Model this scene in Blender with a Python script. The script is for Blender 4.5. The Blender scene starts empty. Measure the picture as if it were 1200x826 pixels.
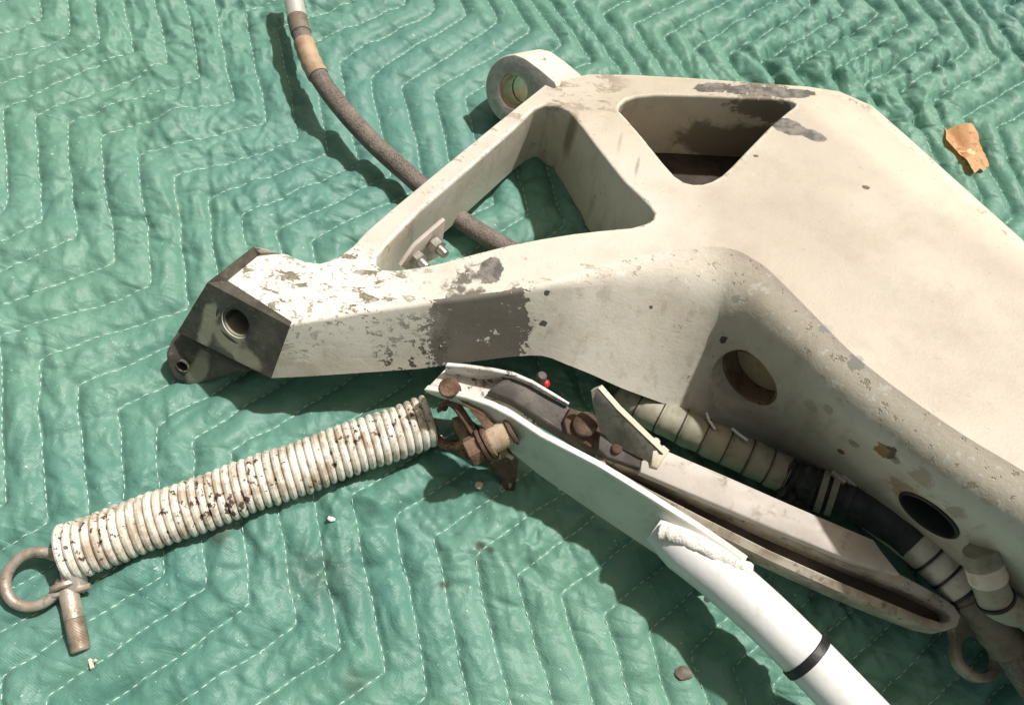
import bpy, bmesh, math, random
import numpy as np
from mathutils import Vector, Matrix

random.seed(7)
SC = bpy.context.scene
COL = SC.collection
R = math.radians

# ------------------------------------------------------------------ camera
FPX, PITCH, ROLL, DIST = 1000.0, 1.12, 0.272, 1.084      # focal length in pixels of a 1200 wide frame
CP, SP, CR, SR = math.cos(PITCH), math.sin(PITCH), math.cos(ROLL), math.sin(ROLL)
CAM = Vector((0, -DIST * CP, DIST * SP))
FW = Vector((0, CP, -SP)); UP0 = Vector((0, SP, CP)); RT0 = Vector((1, 0, 0))
# image axes: a pixel offset (a right, b down) is x = CR*a + SR*b, y(down) = -SR*a + CR*b in the unrolled frame
RT = RT0 * CR + UP0 * SR
UP = UP0 * CR - RT0 * SR
cam_d = bpy.data.cameras.new('camera'); cam = bpy.data.objects.new('camera', cam_d); COL.objects.link(cam)
cam.matrix_world = Matrix(((RT.x, UP.x, -FW.x, CAM.x), (RT.y, UP.y, -FW.y, CAM.y), (RT.z, UP.z, -FW.z, CAM.z), (0, 0, 0, 1)))
cam_d.sensor_width = 36; cam_d.lens = FPX / 1200 * 36; cam_d.clip_start = .05; cam_d.clip_end = 100
SC.camera = cam

# ------------------------------------------------------------------ light
SUN_AZ, SUN_EL = R(50), R(62)                              # high, from behind the parts and to the right
world = bpy.data.worlds.new('World'); SC.world = world; world.use_nodes = True
wt = world.node_tree; wt.nodes.clear()
sky = wt.nodes.new('ShaderNodeTexSky'); sky.sky_type = 'NISHITA'; sky.sun_disc = False
sky.sun_elevation = SUN_EL; sky.sun_rotation = R(90) - SUN_AZ; sky.dust_density = 4; sky.air_density = 1
wm = wt.nodes.new('ShaderNodeMix'); wm.data_type = 'RGBA'; wm.blend_type = 'MULTIPLY'; wm.inputs[0].default_value = 1
wm.inputs[7].default_value = (1.0, .84, .56, 1)            # yard walls and trees around warm the fill light
wb = wt.nodes.new('ShaderNodeBackground'); wb.inputs[1].default_value = .10
wo = wt.nodes.new('ShaderNodeOutputWorld')
wt.links.new(sky.outputs[0], wm.inputs[6]); wt.links.new(wm.outputs[2], wb.inputs[0]); wt.links.new(wb.outputs[0], wo.inputs[0])
sun_d = bpy.data.lights.new('sun', 'SUN'); sun = bpy.data.objects.new('sun', sun_d); COL.objects.link(sun)
sun_d.energy = 4.5; sun_d.angle = R(1.6); sun_d.color = (1, .985, .955)
sdir = Vector((math.cos(SUN_EL) * math.cos(SUN_AZ), math.cos(SUN_EL) * math.sin(SUN_AZ), math.sin(SUN_EL)))
sun.rotation_euler = sdir.to_track_quat('Z', 'Y').to_euler()
SC.view_settings.view_transform = 'Standard'; SC.view_settings.look = 'None'
SC.view_settings.exposure = 0.05; SC.cycles.max_bounces = 5; SC.cycles.diffuse_bounces = 3; SC.cycles.glossy_bounces = 2; SC.cycles.transmission_bounces = 0; SC.cycles.use_adaptive_sampling = True; SC.cycles.adaptive_threshold = .015; SC.view_settings.gamma = 1

# ------------------------------------------------------------------ helpers
def ray(px, py):
    a, b = px - 600, py - 413
    return FW + RT0 * ((CR * a + SR * b) / FPX) - UP0 * ((-SR * a + CR * b) / FPX)
def at(px, py, z=0.0):                                     # the point at height z that the photograph shows at a pixel
    d = ray(px, py); return CAM + d * ((z - CAM.z) / d.z)
TOP_A, TOP_B, TOP_C = .18, .20, -.15                       # the casting's top plane: z = A + B x + C y
def attop(px, py, dz=0.0):
    d = ray(px, py); t = (TOP_A + dz + TOP_B * CAM.x + TOP_C * CAM.y - CAM.z) / (d.z - TOP_B * d.x - TOP_C * d.y); return CAM + d * t

def empty(name, label, cat, loc=(0, 0, 0), group=None):
    o = bpy.data.objects.new(name, None); COL.objects.link(o); o.location = loc
    o['label'] = label; o['category'] = cat; o.empty_display_size = .02
    if group: o['group'] = group
    return o
def tag(o, label, cat, group=None):
    o['label'] = label; o['category'] = cat
    if group: o['group'] = group
    return o
def finish(name, bm, mats, parent=None, smooth=True, angle=38, sharp_keep=None):
    bmesh.ops.recalc_face_normals(bm, faces=bm.faces)
    me = bpy.data.meshes.new(name); bm.to_mesh(me); bm.free()
    o = bpy.data.objects.new(name, me); COL.objects.link(o)
    for m in (mats if isinstance(mats, (list, tuple)) else [mats]): me.materials.append(m)
    if smooth:
        me.polygons.foreach_set('use_smooth', [True] * len(me.polygons)); me.set_sharp_from_angle(angle=R(angle))
    if parent is not None:
        o.parent = parent
        off = parent.location.copy()
        p = parent.parent
        while p is not None: off = off + p.location; p = p.parent
        me.transform(Matrix.Translation(-off))
    return o
def sharpen_rim(me, normal, cosang=.9985):
    b = bmesh.new(); b.from_mesh(me); normal = Vector(normal).normalized()
    for e in b.edges:
        if len(e.link_faces) == 2 and (abs(e.link_faces[0].normal.dot(normal)) > cosang) != (abs(e.link_faces[1].normal.dot(normal)) > cosang): e.smooth = False
    b.to_mesh(me); b.free()
def roughen(bm, amp, freq, seed=0):
    from mathutils import noise
    for v in bm.verts: v.co += noise.noise_vector(v.co * freq + Vector((seed, seed, seed))) * amp
def catmull(pts, n):
    pts = [Vector(p) for p in pts]; out = []
    P = [pts[0] * 2 - pts[1]] + pts + [pts[-1] * 2 - pts[-2]]
    for i in range(1, len(P) - 2):
        for k in range(n):
            t = k / n; a, b, c, d = P[i - 1:i + 3]
            out.append(.5 * ((2 * b) + (c - a) * t + (2 * a - 5 * b + 4 * c - d) * t * t + (3 * b - a - 3 * c + d) * t ** 3))
    out.append(pts[-1]); return out
def sweep(bm, path, rad, sides=12, caps=True, mat=0, flat=None):
    """tube along path; rad a number or a function of (index, t)"""
    n = len(path); rings = []; prev = None
    for i, p in enumerate(path):
        t = (path[min(i + 1, n - 1)] - path[max(i - 1, 0)]).normalized()
        if prev is None:
            ref = Vector((0, 0, 1)) if abs(t.z) < .9 else Vector((1, 0, 0)); u = t.cross(ref).normalized()
        else: u = (prev - t * prev.dot(t)).normalized()
        prev = u; v = t.cross(u)
        r = rad(i, i / max(1, n - 1)) if callable(rad) else rad
        rings.append([bm.verts.new(p + u * (math.cos(6.28318 * k / sides) * r) + v * (math.sin(6.28318 * k / sides) * r)) for k in range(sides)])
    for a, b in zip(rings, rings[1:]):
        for k in range(sides):
            f = bm.faces.new((a[k], a[(k + 1) % sides], b[(k + 1) % sides], b[k])); f.material_index = mat
    if caps:
        bm.faces.new(rings[0]).material_index = mat; bm.faces.new(rings[-1][::-1]).material_index = mat
    return rings
def lathe(bm, c, axis, prof, sides=24, mat=0, hexa=False, closed=False):
    """prof = [(distance along the axis, radius)]"""
    axis = Vector(axis).normalized(); ref = Vector((0, 0, 1)) if abs(axis.z) < .9 else Vector((1, 0, 0))
    u = axis.cross(ref).normalized(); v = axis.cross(u); c = Vector(c)
    rings = []
    for h, r in prof:
        rings.append([bm.verts.new(c + axis * h + (u * math.cos(6.28318 * k / sides) + v * math.sin(6.28318 * k / sides)) * r) for k in range(sides)])
    pairs = list(zip(rings, rings[1:])) + ([(rings[-1], rings[0])] if closed else [])
    for a, b in pairs:
        for k in range(sides):
            bm.faces.new((a[k], a[(k + 1) % sides], b[(k + 1) % sides], b[k])).material_index = mat
    if not closed:
        if prof[0][1] > 1e-5: bm.faces.new(rings[0]).material_index = mat
        if prof[-1][1] > 1e-5: bm.faces.new(rings[-1]).material_index = mat
    bmesh.ops.remove_doubles(bm, verts=bm.verts, dist=1e-6)
def loops_solid(loops, top=True, bottom=True, bm=None, mat_of=None):
    """loops: list of closed loops; a loop is a list of chains (same length), each chain runs from the top face round the edge to the bottom face"""
    bm = bm or bmesh.new(); te, be = [], []
    lay = bm.verts.layers.float.get('side') or bm.verts.layers.float.new('side')
    for li, ch in enumerate(loops):
        V = []
        for c in ch:
            col = []
            for j, p in enumerate(c):
                v = bm.verts.new(p); v[lay] = min(1.0, j / 4); col.append(v)
            V.append(col)
        n = len(V); K = len(V[0])
        for i in range(n):
            a, b = V[i], V[(i + 1) % n]
            for j in range(K - 1):
                f = bm.faces.new((a[j], b[j], b[j + 1], a[j + 1]))
                if mat_of: f.material_index = mat_of(li, i, j)
            te.append(bm.edges.get((a[0], b[0]))); be.append(bm.edges.get((a[-1], b[-1])))
    if top: bmesh.ops.triangle_fill(bm, use_beauty=True, use_dissolve=False, edges=te)
    if bottom: bmesh.ops.triangle_fill(bm, use_beauty=True, use_dissolve=False, edges=be)
    for e in te + be:
        if e.is_valid: e.smooth = False
    return bm
def round_chain(T, n, r, B, seg=4, kdrop=0.0, qf=1.0):
    """T top rim point, n outward horizontal normal, r edge radius, B bottom point"""
    K = T + n * r; d = (B - K); L = d.length; q = min(r * qf, L * .45); Q = K + d * (q / L); K = K + d * (kdrop * r / L)
    out = []
    for k in range(seg + 1):
        t = k / seg; c = T * (1 - t) ** 2 + K * (2 * t * (1 - t)) + Q * t * t; out.append(c)
    return out + [Q.lerp(B, .5), B]
def loop_normals(P):
    """outward normals of a closed horizontal loop (material inside)"""
    n = len(P); A = sum(P[i].x * P[(i + 1) % n].y - P[(i + 1) % n].x * P[i].y for i in range(n)); s = 1 if A > 0 else -1
    out = []
    for i in range(n):
        t = (P[(i + 1) % n] - P[i]).normalized() + (P[i] - P[i - 1]).normalized()
        v = Vector((t.y * s, -t.x * s, 0)); out.append(v.normalized())
    return out
def plate(bm, top, drop, r=.0012, mat=0, seg=2):
    """slab: a polygon of top points extruded by the vector drop, edges rounded"""
    top = [Vector(p) for p in top]; drop = Vector(drop); c = sum(top, Vector()) / len(top)
    nrm = Vector()
    for i in range(len(top)): nrm += (top[i] - c).cross(top[(i + 1) % len(top)] - c)
    nrm.normalize(); n = len(top); ins = []
    for i in range(n):
        a = (top[i] - top[i - 1]).normalized(); b = (top[(i + 1) % n] - top[i]).normalized()
        m = (nrm.cross(a) + nrm.cross(b)); m = m.normalized() if m.length > 1e-6 else nrm.cross(a); ins.append(m)
    d = drop.normalized(); L = drop.length; rr = min(r, L * .3)
    rows = [[p + m * rr for p, m in zip(top, ins)], [p + m * rr * .3 + d * rr * .3 for p, m in zip(top, ins)], [p + d * rr for p in top],
            [p + d * (L - rr) for p in top], [p + m * rr + drop for p, m in zip(top, ins)]]
    V = [[bm.verts.new(p) for p in row] for row in rows]
    for a, b in zip(V, V[1:]):
        for i in range(n): bm.faces.new((a[i], a[(i + 1) % n], b[(i + 1) % n], b[i])).material_index = mat
    for row in (V[0], V[-1]):
        f = bm.faces.new(row); f.material_index = mat; bmesh.ops.triangulate(bm, faces=[f], ngon_method='EAR_CLIP')
def boolean_cut(o, cutters):
    for c in cutters:
        m = o.modifiers.new('cut', 'BOOLEAN'); m.operation = 'DIFFERENCE'; m.object = c; m.solver = 'EXACT'
    dg = bpy.context.evaluated_depsgraph_get(); me = bpy.data.meshes.new_from_object(o.evaluated_get(dg))
    o.modifiers.clear(); old = o.data; o.data = me; me.name = old.name
    for c in cutters: bpy.data.objects.remove(c)

# ------------------------------------------------------------------ procedural materials
class NT:
    def __init__(s, name):
        s.cache = {}; s.m = bpy.data.materials.new(name); s.m.use_nodes = True; s.t = s.m.node_tree; s.t.nodes.clear()
        s.out = s.t.nodes.new('ShaderNodeOutputMaterial'); s.b = s.t.nodes.new('ShaderNodeBsdfPrincipled')
        s.t.links.new(s.b.outputs[0], s.out.inputs[0]); g = s.t.nodes.new('ShaderNodeNewGeometry'); s.pos = g.outputs['Position']; s.nrm = g.outputs['Normal']
    def link(s, a, b):
        if hasattr(a, 'is_linked'): s.t.links.new(a, b)
        else: b.default_value = a
    def math(s, op, a, b=0.0, clamp=False):
        n = s.t.nodes.new('ShaderNodeMath'); n.operation = op; n.use_clamp = clamp; s.link(a, n.inputs[0]); s.link(b, n.inputs[1]); return n.outputs[0]
    def noise(s, scale, detail=3, rough=.55, vec=None, dist=0.0, off=None):
        n = s.t.nodes.new('ShaderNodeTexNoise'); n.inputs['Scale'].default_value = scale; n.inputs['Detail'].default_value = detail
        n.inputs['Roughness'].default_value = rough; n.inputs['Distortion'].default_value = dist
        v = vec or s.pos
        if off is not None: v = s.vmath('ADD', v, (off, off * .7, off * 1.3))
        s.t.links.new(v, n.inputs['Vector']); return n.outputs['Fac']
    def vor(s, scale, feat='F1', vec=None):
        n = s.t.nodes.new('ShaderNodeTexVoronoi'); n.feature = feat; n.inputs['Scale'].default_value = scale; s.t.links.new(vec or s.pos, n.inputs['Vector']); return n.outputs['Distance']
    def vmath(s, op, a, b):
        n = s.t.nodes.new('ShaderNodeVectorMath'); n.operation = op; s.link(a, n.inputs[0]); s.link(b, n.inputs[1]); return n.outputs['Value'] if op in ('LENGTH', 'DOT_PRODUCT') else n.outputs[0]
    def step(s, v, lo, hi):
        n = s.t.nodes.new('ShaderNodeMapRange'); n.interpolation_type = 'SMOOTHSTEP'; s.link(v, n.inputs[0]); n.inputs[1].default_value = lo; n.inputs[2].default_value = hi; return n.outputs[0]
    def mix(s, f, a, b):
        n = s.t.nodes.new('ShaderNodeMix'); n.data_type = 'RGBA'; s.link(f, n.inputs[0])
        for v, i in ((a, 6), (b, 7)):
            if hasattr(v, 'is_linked'): s.t.links.new(v, n.inputs[i])
            else: n.inputs[i].default_value = (*v[:3], 1)
        return n.outputs[2]
    def fmix(s, f, a, b):
        n = s.t.nodes.new('ShaderNodeMix'); n.data_type = 'FLOAT'; s.link(f, n.inputs[0]); s.link(a, n.inputs[2]); s.link(b, n.inputs[3]); return n.outputs[0]
    def attr(s, name):
        n = s.t.nodes.new('ShaderNodeAttribute'); n.attribute_name = name; return n.outputs['Fac']
    def ell(s, c, ax, ns=40, amt=.5, soft=.08, ang=0.0, off=0.0):
        """1 inside an ellipsoid of radii ax round c (turned about z by ang), with a ragged rim"""
        m = s.t.nodes.new('ShaderNodeMapping'); m.vector_type = 'TEXTURE'; m.inputs['Location'].default_value = c
        m.inputs['Rotation'].default_value = (0, 0, ang); m.inputs['Scale'].default_value = ax; s.t.links.new(s.pos, m.inputs[0])
        d = s.vmath('LENGTH', m.outputs[0], (0, 0, 0)); 
        if ns not in s.cache: s.cache[ns] = s.math('SUBTRACT', s.noise(ns, 4, .65), .5)
        d = s.math('ADD', d, s.math('MULTIPLY', s.cache[ns], amt * 2))
        return s.math('SUBTRACT', 1.0, s.step(d, 1 - soft, 1 + soft))
    def bump(s, h, dist=.001, strength=1.0):
        n = s.t.nodes.new('ShaderNodeBump'); n.inputs['Distance'].default_value = dist; n.inputs['Strength'].default_value = strength; s.t.links.new(h, n.inputs['Height']); s.t.links.new(n.outputs[0], s.b.inputs['Normal'])
    def set(s, col=None, rough=None, metal=None, spec=None):
        for v, k in ((col, 'Base Color'), (rough, 'Roughness'), (metal, 'Metallic'), (spec, 'Specular IOR Level')):
            if v is None: continue
            if isinstance(v, tuple): v = (*v[:3], 1)
            s.link(v, s.b.inputs[k])
        return s.m

def mat_metal(name, c1, c2, rough=.5, metal=.0, scale=60, dirt=(.03, .025, .02), dirt_amt=.5, chips=None, chip_level=.62, bump=.0008):
    """aged surface: two tones, dirt in a broken pattern, optional chips of a third colour"""
    n = NT(name); a = n.noise(scale * .35, 4); col = n.mix(n.step(a, .35, .65), c1, c2)
    d = n.noise(scale, 6, .7, off=3.1); dm = n.math('MULTIPLY', n.step(d, .52, .72), dirt_amt); col = n.mix(dm, col, dirt)
    h = n.math('MULTIPLY', n.noise(scale * 3, 4), .5)
    if chips:
        c = n.noise(scale * 1.4, 5, .7, off=9.7); cm = n.step(c, chip_level, chip_level + .025); col = n.mix(cm, col, chips); h = n.math('SUBTRACT', h, n.math('MULTIPLY', cm, .6))
    n.bump(h, bump); return n.set(col, n.fmix(dm, rough, min(1, rough + .25)), metal)

M = {}
M['rust'] = mat_metal('rust', (.11, .06, .035), (.26, .17, .11), .8, .1, 110, (.035, .02, .012), .9, (.50, .42, .33), .64, .0025)
M['rust_dark'] = mat_metal('rust_dark', (.07, .04, .028), (.16, .10, .07), .75, .15, 120, (.02, .013, .01), .8, (.36, .30, .24), .65, .002)
M['dark_plate'] = mat_metal('dark_plate', (.085, .075, .068), (.14, .125, .112), .6, .3, 100, (.04, .03, .025), .5, (.5, .46, .42), .735, .0006)
M['fin'] = mat_metal('fin', (.20, .18, .15), (.34, .31, .26), .55, .15, 90, (.08, .06, .04), .7, (.55, .5, .42), .70, .0008)
M['worn_grey'] = mat_metal('worn_grey', (.42, .37, .32), (.55, .50, .45), .55, .0, 50, (.16, .12, .08), .6, (.20, .16, .12), .70, .0005)
M['lip'] = mat_metal('lip', (.28, .235, .175), (.46, .41, .33), .5, .1, 90, (.07, .05, .03), .9, (.7, .66, .58), .66, .0006)
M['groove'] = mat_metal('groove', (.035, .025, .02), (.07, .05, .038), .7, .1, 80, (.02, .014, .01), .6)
M['steel'] = mat_metal('steel', (.42, .40, .37), (.55, .53, .5), .35, .85, 120, (.12, .09, .06), .6)
M['brass'] = mat_metal('brass', (.50, .42, .30), (.62, .55, .42), .28, .9, 60, (.16, .11, .06), .5)
M['old_steel'] = mat_metal('old_steel', (.36, .29, .23), (.52, .45, .38), .45, .4, 140, (.10, .06, .035), .7)
M['rubber'] = mat_metal('rubber', (.020, .021, .020), (.05, .052, .05), .65, 0, 90, (.11, .105, .09), .5, None, 0, .0015)
M['black'] = mat_metal('black', (.010, .010, .012), (.025, .024, .024), .5, 0, 90, (.06, .05, .04), .4)
M['white_gloss'] = mat_metal('white_gloss', (.70, .70, .69), (.79, .79, .78), .34, 0, 40, (.46, .44, .38), .45, (.30, .26, .20), .735, .0006)
M['bar_paint'] = mat_metal('bar_paint', (.60, .62, .54), (.70, .70, .62), .4, 0, 40, (.33, .32, .24), .4, (.10, .08, .06), .74, .0004)
M['weld'] = mat_metal('weld', (.70, .68, .62), (.80, .78, .73), .45, 0, 160, (.30, .25, .17), .55, (.2, .15, .1), .72, .003)
M['cream_sleeve'] = mat_metal('cream_sleeve', (.50, .36, .23), (.70, .58, .44), .5, 0, 110, (.30, .16, .08), .7, (.12, .07, .04), .66, .0006)
M['wrap'] = mat_metal('wrap', (.25, .235, .17), (.36, .34, .26), .6, 0, 70, (.14, .12, .075), .6, None, 0, .0006)
M['wrap_pale'] = mat_metal('wrap_pale', (.60, .54, .43), (.72, .66, .55), .6, 0, 70, (.25, .20, .13), .6, None, 0, .0006)
M['sleeve_brown'] = mat_metal('sleeve_brown', (.12, .10, .075), (.20, .165, .125), .6, 0, 70, (.06, .05, .035), .6)
M['red'] = mat_metal('red', (.55, .02, .015), (.65, .03, .02), .4, 0, 80, (.3, .02, .01), .3)
M['tan_tape'] = mat_metal('tan_tape', (.30, .20, .13), (.46, .33, .22), .6, 0, 80, (.20, .13, .08), .6)
M['cap_metal'] = mat_metal('cap_metal', (.62, .55, .5), (.75, .7, .66), .35, .5, 80, (.35, .22, .15), .5)

def mat_spring():
    n = NT('spring_paint'); a = n.noise(25, 4); col = n.mix(n.step(a, .35, .7), (.80, .77, .70), (.74, .68, .58))
    d = n.noise(45, 5, .7, off=2.0); col = n.mix(n.math('MULTIPLY', n.step(d, .44, .62), .75), col, (.38, .29, .20))
    c = n.noise(120, 4, .65, off=5.0); big = n.noise(14, 2, off=8.0)
    cm = n.step(n.math('ADD', c, n.math('MULTIPLY', n.math('SUBTRACT', big, .5), .45)), .63, .66)
    col = n.mix(cm, col, (.10, .062, .042)); n.bump(n.math('SUBTRACT', n.math('MULTIPLY', n.noise(260, 3), .3), cm), .0006)
    return n.set(col, n.fmix(cm, .45, .8))
M['spring'] = mat_spring()
def mat_braid():
    n = NT('hose_braid'); a = n.noise(60, 5); col = n.mix(n.step(a, .35, .7), (.055, .045, .038), (.16, .13, .11))
    v = n.vor(420); col = n.mix(n.math('MULTIPLY', n.step(v, .2, .6), .5), col, (.26, .22, .19))
    c = n.noise(55, 5, .7, off=4); col = n.mix(n.step(c, .66, .70), col, (.5, .42, .35)); n.bump(v, .0006); return n.set(col, .75)
M['braid'] = mat_braid()

# ------------------------------------------------------------------ the quilted blanket
# corners of the zigzag seams in mm on the ground: (corner along the seam, seam number, x, y)
QC = [(0,22,322,754), (0,23,375,753), (0,24,430,760), (0,25,485,767), (0,26,537,754), (0,27,581,738), (0,28,639,734), (0,29,695,729), (2,9,-344,511),
(2,10,-299,513), (2,11,-250,515), (2,12,-206,521), (2,13,-154,520), (2,14,-103,516), (4,0,-817,320), (4,1,-762,291), (4,2,-708,276), (4,3,-667,281),
(4,4,-627,290), (4,5,-574,283), (4,6,-518,270), (4,7,-464,251), (4,8,-409,228), (4,9,-361,221), (4,10,-314,215), (4,11,-269,200), (6,4,-656,-9),
(6,5,-615,-2), (6,6,-557,-19), (6,7,-501,-36), (6,8,-446,-54), (6,9,-397,-65), (8,8,-484,-344), (8,9,-434,-351), (8,10,-381,-362), (8,11,-333,-369),
(8,12,-292,-369), (8,13,-248,-372), (8,14,-195,-376), (8,15,-142,-384), (8,16,-89,-394), (8,17,-38,-407), (8,18,11,-415), (1,17,-59,604),
(1,18,-6,606), (1,19,44,594), (1,20,95,594), (1,21,145,587), (1,22,199,587), (1,23,250,587), (1,24,303,588), (1,25,357,588), (1,26,412,590),
(1,27,467,601), (1,28,525,598), (1,29,575,590), (1,30,629,591), (1,31,680,574), (3,8,-511,412), (3,9,-458,397), (3,10,-404,380), (3,11,-351,365),
(3,12,-303,356), (3,13,-257,356), (3,14,-211,359), (3,15,-165,368), (5,4,-737,137), (5,5,-698,142), (5,6,-652,146), (5,7,-599,134), (5,8,-541,120),
(5,9,-485,105), (5,10,-434,87), (5,11,-384,70), (5,12,-335,69), (5,13,-291,71), (7,8,-582,-166), (7,9,-525,-180), (7,10,-474,-198), (7,11,-421,-211),
(7,12,-372,-217), (7,13,-322,-223), (7,14,-280,-223), (7,17,-130,-237), (7,18,-80,-245), (7,19,-31,-255), (7,20,21,-266), (7,21,70,-273),
(7,22,124,-280), (7,23,174,-286), (7,24,227,-295), (9,12,-407,-504), (9,13,-357,-511)]
def vnoise(x, y, seed=0):
    """2-D gradient noise, about -1..1"""
    rng = np.random.default_rng(seed); perm = rng.permutation(512); ang = rng.random(512) * 6.28318; gx, gy = np.cos(ang), np.sin(ang)
    xi = np.floor(x).astype(int); yi = np.floor(y).astype(int); fx = x - xi; fy = y - yi
    u = fx ** 3 * (fx * (fx * 6 - 15) + 10); v = fy ** 3 * (fy * (fy * 6 - 15) + 10)
    def g(ix, iy, dx, dy):
        h = perm[(perm[ix % 512] + iy) % 512]; return gx[h] * dx + gy[h] * dy
    a = g(xi, yi, fx, fy); b = g(xi + 1, yi, fx - 1, fy); c = g(xi, yi + 1, fx, fy - 1); d = g(xi + 1, yi + 1, fx - 1, fy - 1)
    return ((a * (1 - u) + b * u) * (1 - v) + (c * (1 - u) + d * u) * v) * 1.5
def seam_model():
    A = np.array(QC, float); A[:, 2:] /= 1000
    def base(k, i): return np.stack([k, i, np.where(np.asarray(k) % 2 == 0, 1.0, -1.0), np.ones_like(k)], -1)
    Mx = base(A[:, 0], A[:, 1]); co, *_ = np.linalg.lstsq(Mx, A[:, 2:], rcond=None)
    P0 = Mx @ co; res = A[:, 2:] - P0; S = .13
    Kk = np.exp(-((P0[:, None] - P0[None]) ** 2).sum(-1) / (2 * S * S)); w = np.linalg.solve(Kk + .03 * np.eye(len(A)), res)
    def f(k, i):
        p = base(np.asarray(k, float), np.asarray(i, float)) @ co
        q = np.exp(-((p[:, None] - P0[None]) ** 2).sum(-1) / (2 * S * S)); return p + q @ w
    return f
seam = seam_model()
GX0, GX1, GY0, GY1, GS = -1.12, 1.08, -.82, 1.22, .003
nx = int((GX1 - GX0) / GS) + 1; ny = int((GY1 - GY0) / GS) + 1
gx = np.linspace(GX0, GX1, nx); gy = np.linspace(GY0, GY1, ny); XX, YY = np.meshgrid(gx, gy)
dist = np.full((ny, nx), .06); alongB = np.zeros((ny, nx))
seams = []
for i in range(-16, 52):
    ks = np.arange(-5, 15); c = seam(ks, np.full(len(ks), i)); line = []
    for a, b, k in zip(c, c[1:], ks):                      # slightly wandering seam with rounded corners
        n = 20; L = np.hypot(*(b - a)); nv = np.array([-(b - a)[1], (b - a)[0]]) / L
        for t in np.linspace(0, 1, n, endpoint=False):
            wob = .0022 * math.sin(3.1 * t + i * 1.7 + k) * math.sin(math.pi * t) + .0008 * math.sin(17 * t + i * 3 + k * 5)
            line.append(a + (b - a) * t + nv * wob)
    line = np.array(line); sm = line.copy(); sm[1:-1] = line[1:-1] * .7 + (line[:-2] + line[2:]) * .15; seams.append(sm)
    for j in range(len(sm) - 1):
        a, b = sm[j], sm[j + 1]; m = .045
        x0, x1 = int((min(a[0], b[0]) - m - GX0) / GS), int((max(a[0], b[0]) + m - GX0) / GS) + 2
        y0, y1 = int((min(a[1], b[1]) - m - GY0) / GS), int((max(a[1], b[1]) + m - GY0) / GS) + 2
        x0, x1, y0, y1 = max(0, x0), min(nx, x1), max(0, y0), min(ny, y1)
        if x1 <= x0 or y1 <= y0: continue
        px, py = XX[y0:y1, x0:x1], YY[y0:y1, x0:x1]; dx, dy = b - a; LL = dx * dx + dy * dy + 1e-12
        t = np.clip(((px - a[0]) * dx + (py - a[1]) * dy) / LL, 0, 1); dd = np.hypot(px - a[0] - t * dx, py - a[1] - t * dy)
        sub = dist[y0:y1, x0:x1]; better = dd < sub; sub[better] = dd[better]
        alongB[y0:y1, x0:x1][better] = 1.0 if (ks[j // 20] % 2 == 0) else 0.0
def smooth(a, n):
    for _ in range(n):
        a = a.copy(); a[1:-1, 1:-1] = (a[1:-1, 1:-1] * 2 + a[:-2, 1:-1] + a[2:, 1:-1] + a[1:-1, :-2] + a[1:-1, 2:]) / 6
    return a
alongB = smooth(alongB, 6)
wx = XX + .012 * vnoise(XX * 14, YY * 14, 21); wy = YY + .012 * vnoise(XX * 14, YY * 14, 22)
up_right = np.clip((XX * .6 + YY - .25) / .5, 0, 1)
puff = (1 - np.exp(-dist / .0075)) * (.0092 + .0080 * up_right) * (1 + .25 * vnoise(XX * 9, YY * 9, 5))
# puckers pulled in by the stitching: short folds that cross the rows
ca, sa = math.cos(R(28)), math.sin(R(28))
s1 = (wx * ca + wy * sa); s2 = (-wx * sa + wy * ca)
pk = vnoise(s1 * 52, s2 * 11, 31); pk2 = vnoise(s1 * 95 + 7, s2 * 22, 32)
crease = lambda n, p: np.maximum(0, 1 - np.abs(n) * p)
near = np.exp(-(dist / .017) ** 2)
calm = np.clip(.5 + .9 * vnoise(XX * 2.6 + 3, YY * 2.6, 41), .12, 1.2)
fold_dir = np.stack([wx * math.cos(R(-38)) + wy * math.sin(R(-38)), -wx * math.sin(R(-38)) + wy * math.cos(R(-38))])
wr = .0036 * alongB * (.35 + near) * (pk * .9 + pk2 * .45) * (.55 + .8 * up_right) * np.clip(calm + .3 * up_right, .2, 1.3)
wr += .0020 * near * (1 - alongB) * vnoise(s1 * 30, s2 * 60, 33) * (.4 + .6 * up_right)
wr -= .0026 * calm * crease(vnoise(wx * 13, wy * 13, 51), 7.0) ** 1.3
wr -= .0022 * calm * crease(vnoise(fold_dir[0] * 8, fold_dir[1] * 26, 52), 6) ** 1.3
wr += .0022 * calm * crease(vnoise(s1 * 36 + 5, s2 * 12, 53), 4.0) ** 1.5
wr -= .0013 * crease(vnoise(wx * 41, wy * 41, 54), 4.0) ** 1.5 * calm
wr += .0006 * vnoise(wx * 62, wy * 62, 55) * (.5 + calm)
# crumple: sharp-edged facets left by folding
def turn(a): return wx * math.cos(R(a)) + wy * math.sin(R(a)), -wx * math.sin(R(a)) + wy * math.cos(R(a))
for a, f1, f2, amp, sd in ((20, 8, 14, .0075, 81), (75, 9, 20, .0055, 82), (-35, 14, 30, .0036, 83), (50, 26, 44, .0018, 84)):
    u, v = turn(a); wr += amp * np.abs(vnoise(u * f1 + sd, v * f2, sd)) * (.35 + .8 * calm)
und = .006 * vnoise(XX * 3.1, YY * 3.1, 61) + .004 * vnoise(XX * 6.3, YY * 6.3, 62)
und += .0055 * np.abs(vnoise(wx * 7 + 2, wy * 7, 63)) * (1 - .4 * up_right) + .006 * np.abs(vnoise(s1 * 11 + 4, s2 * 4, 64)) * calm
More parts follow.
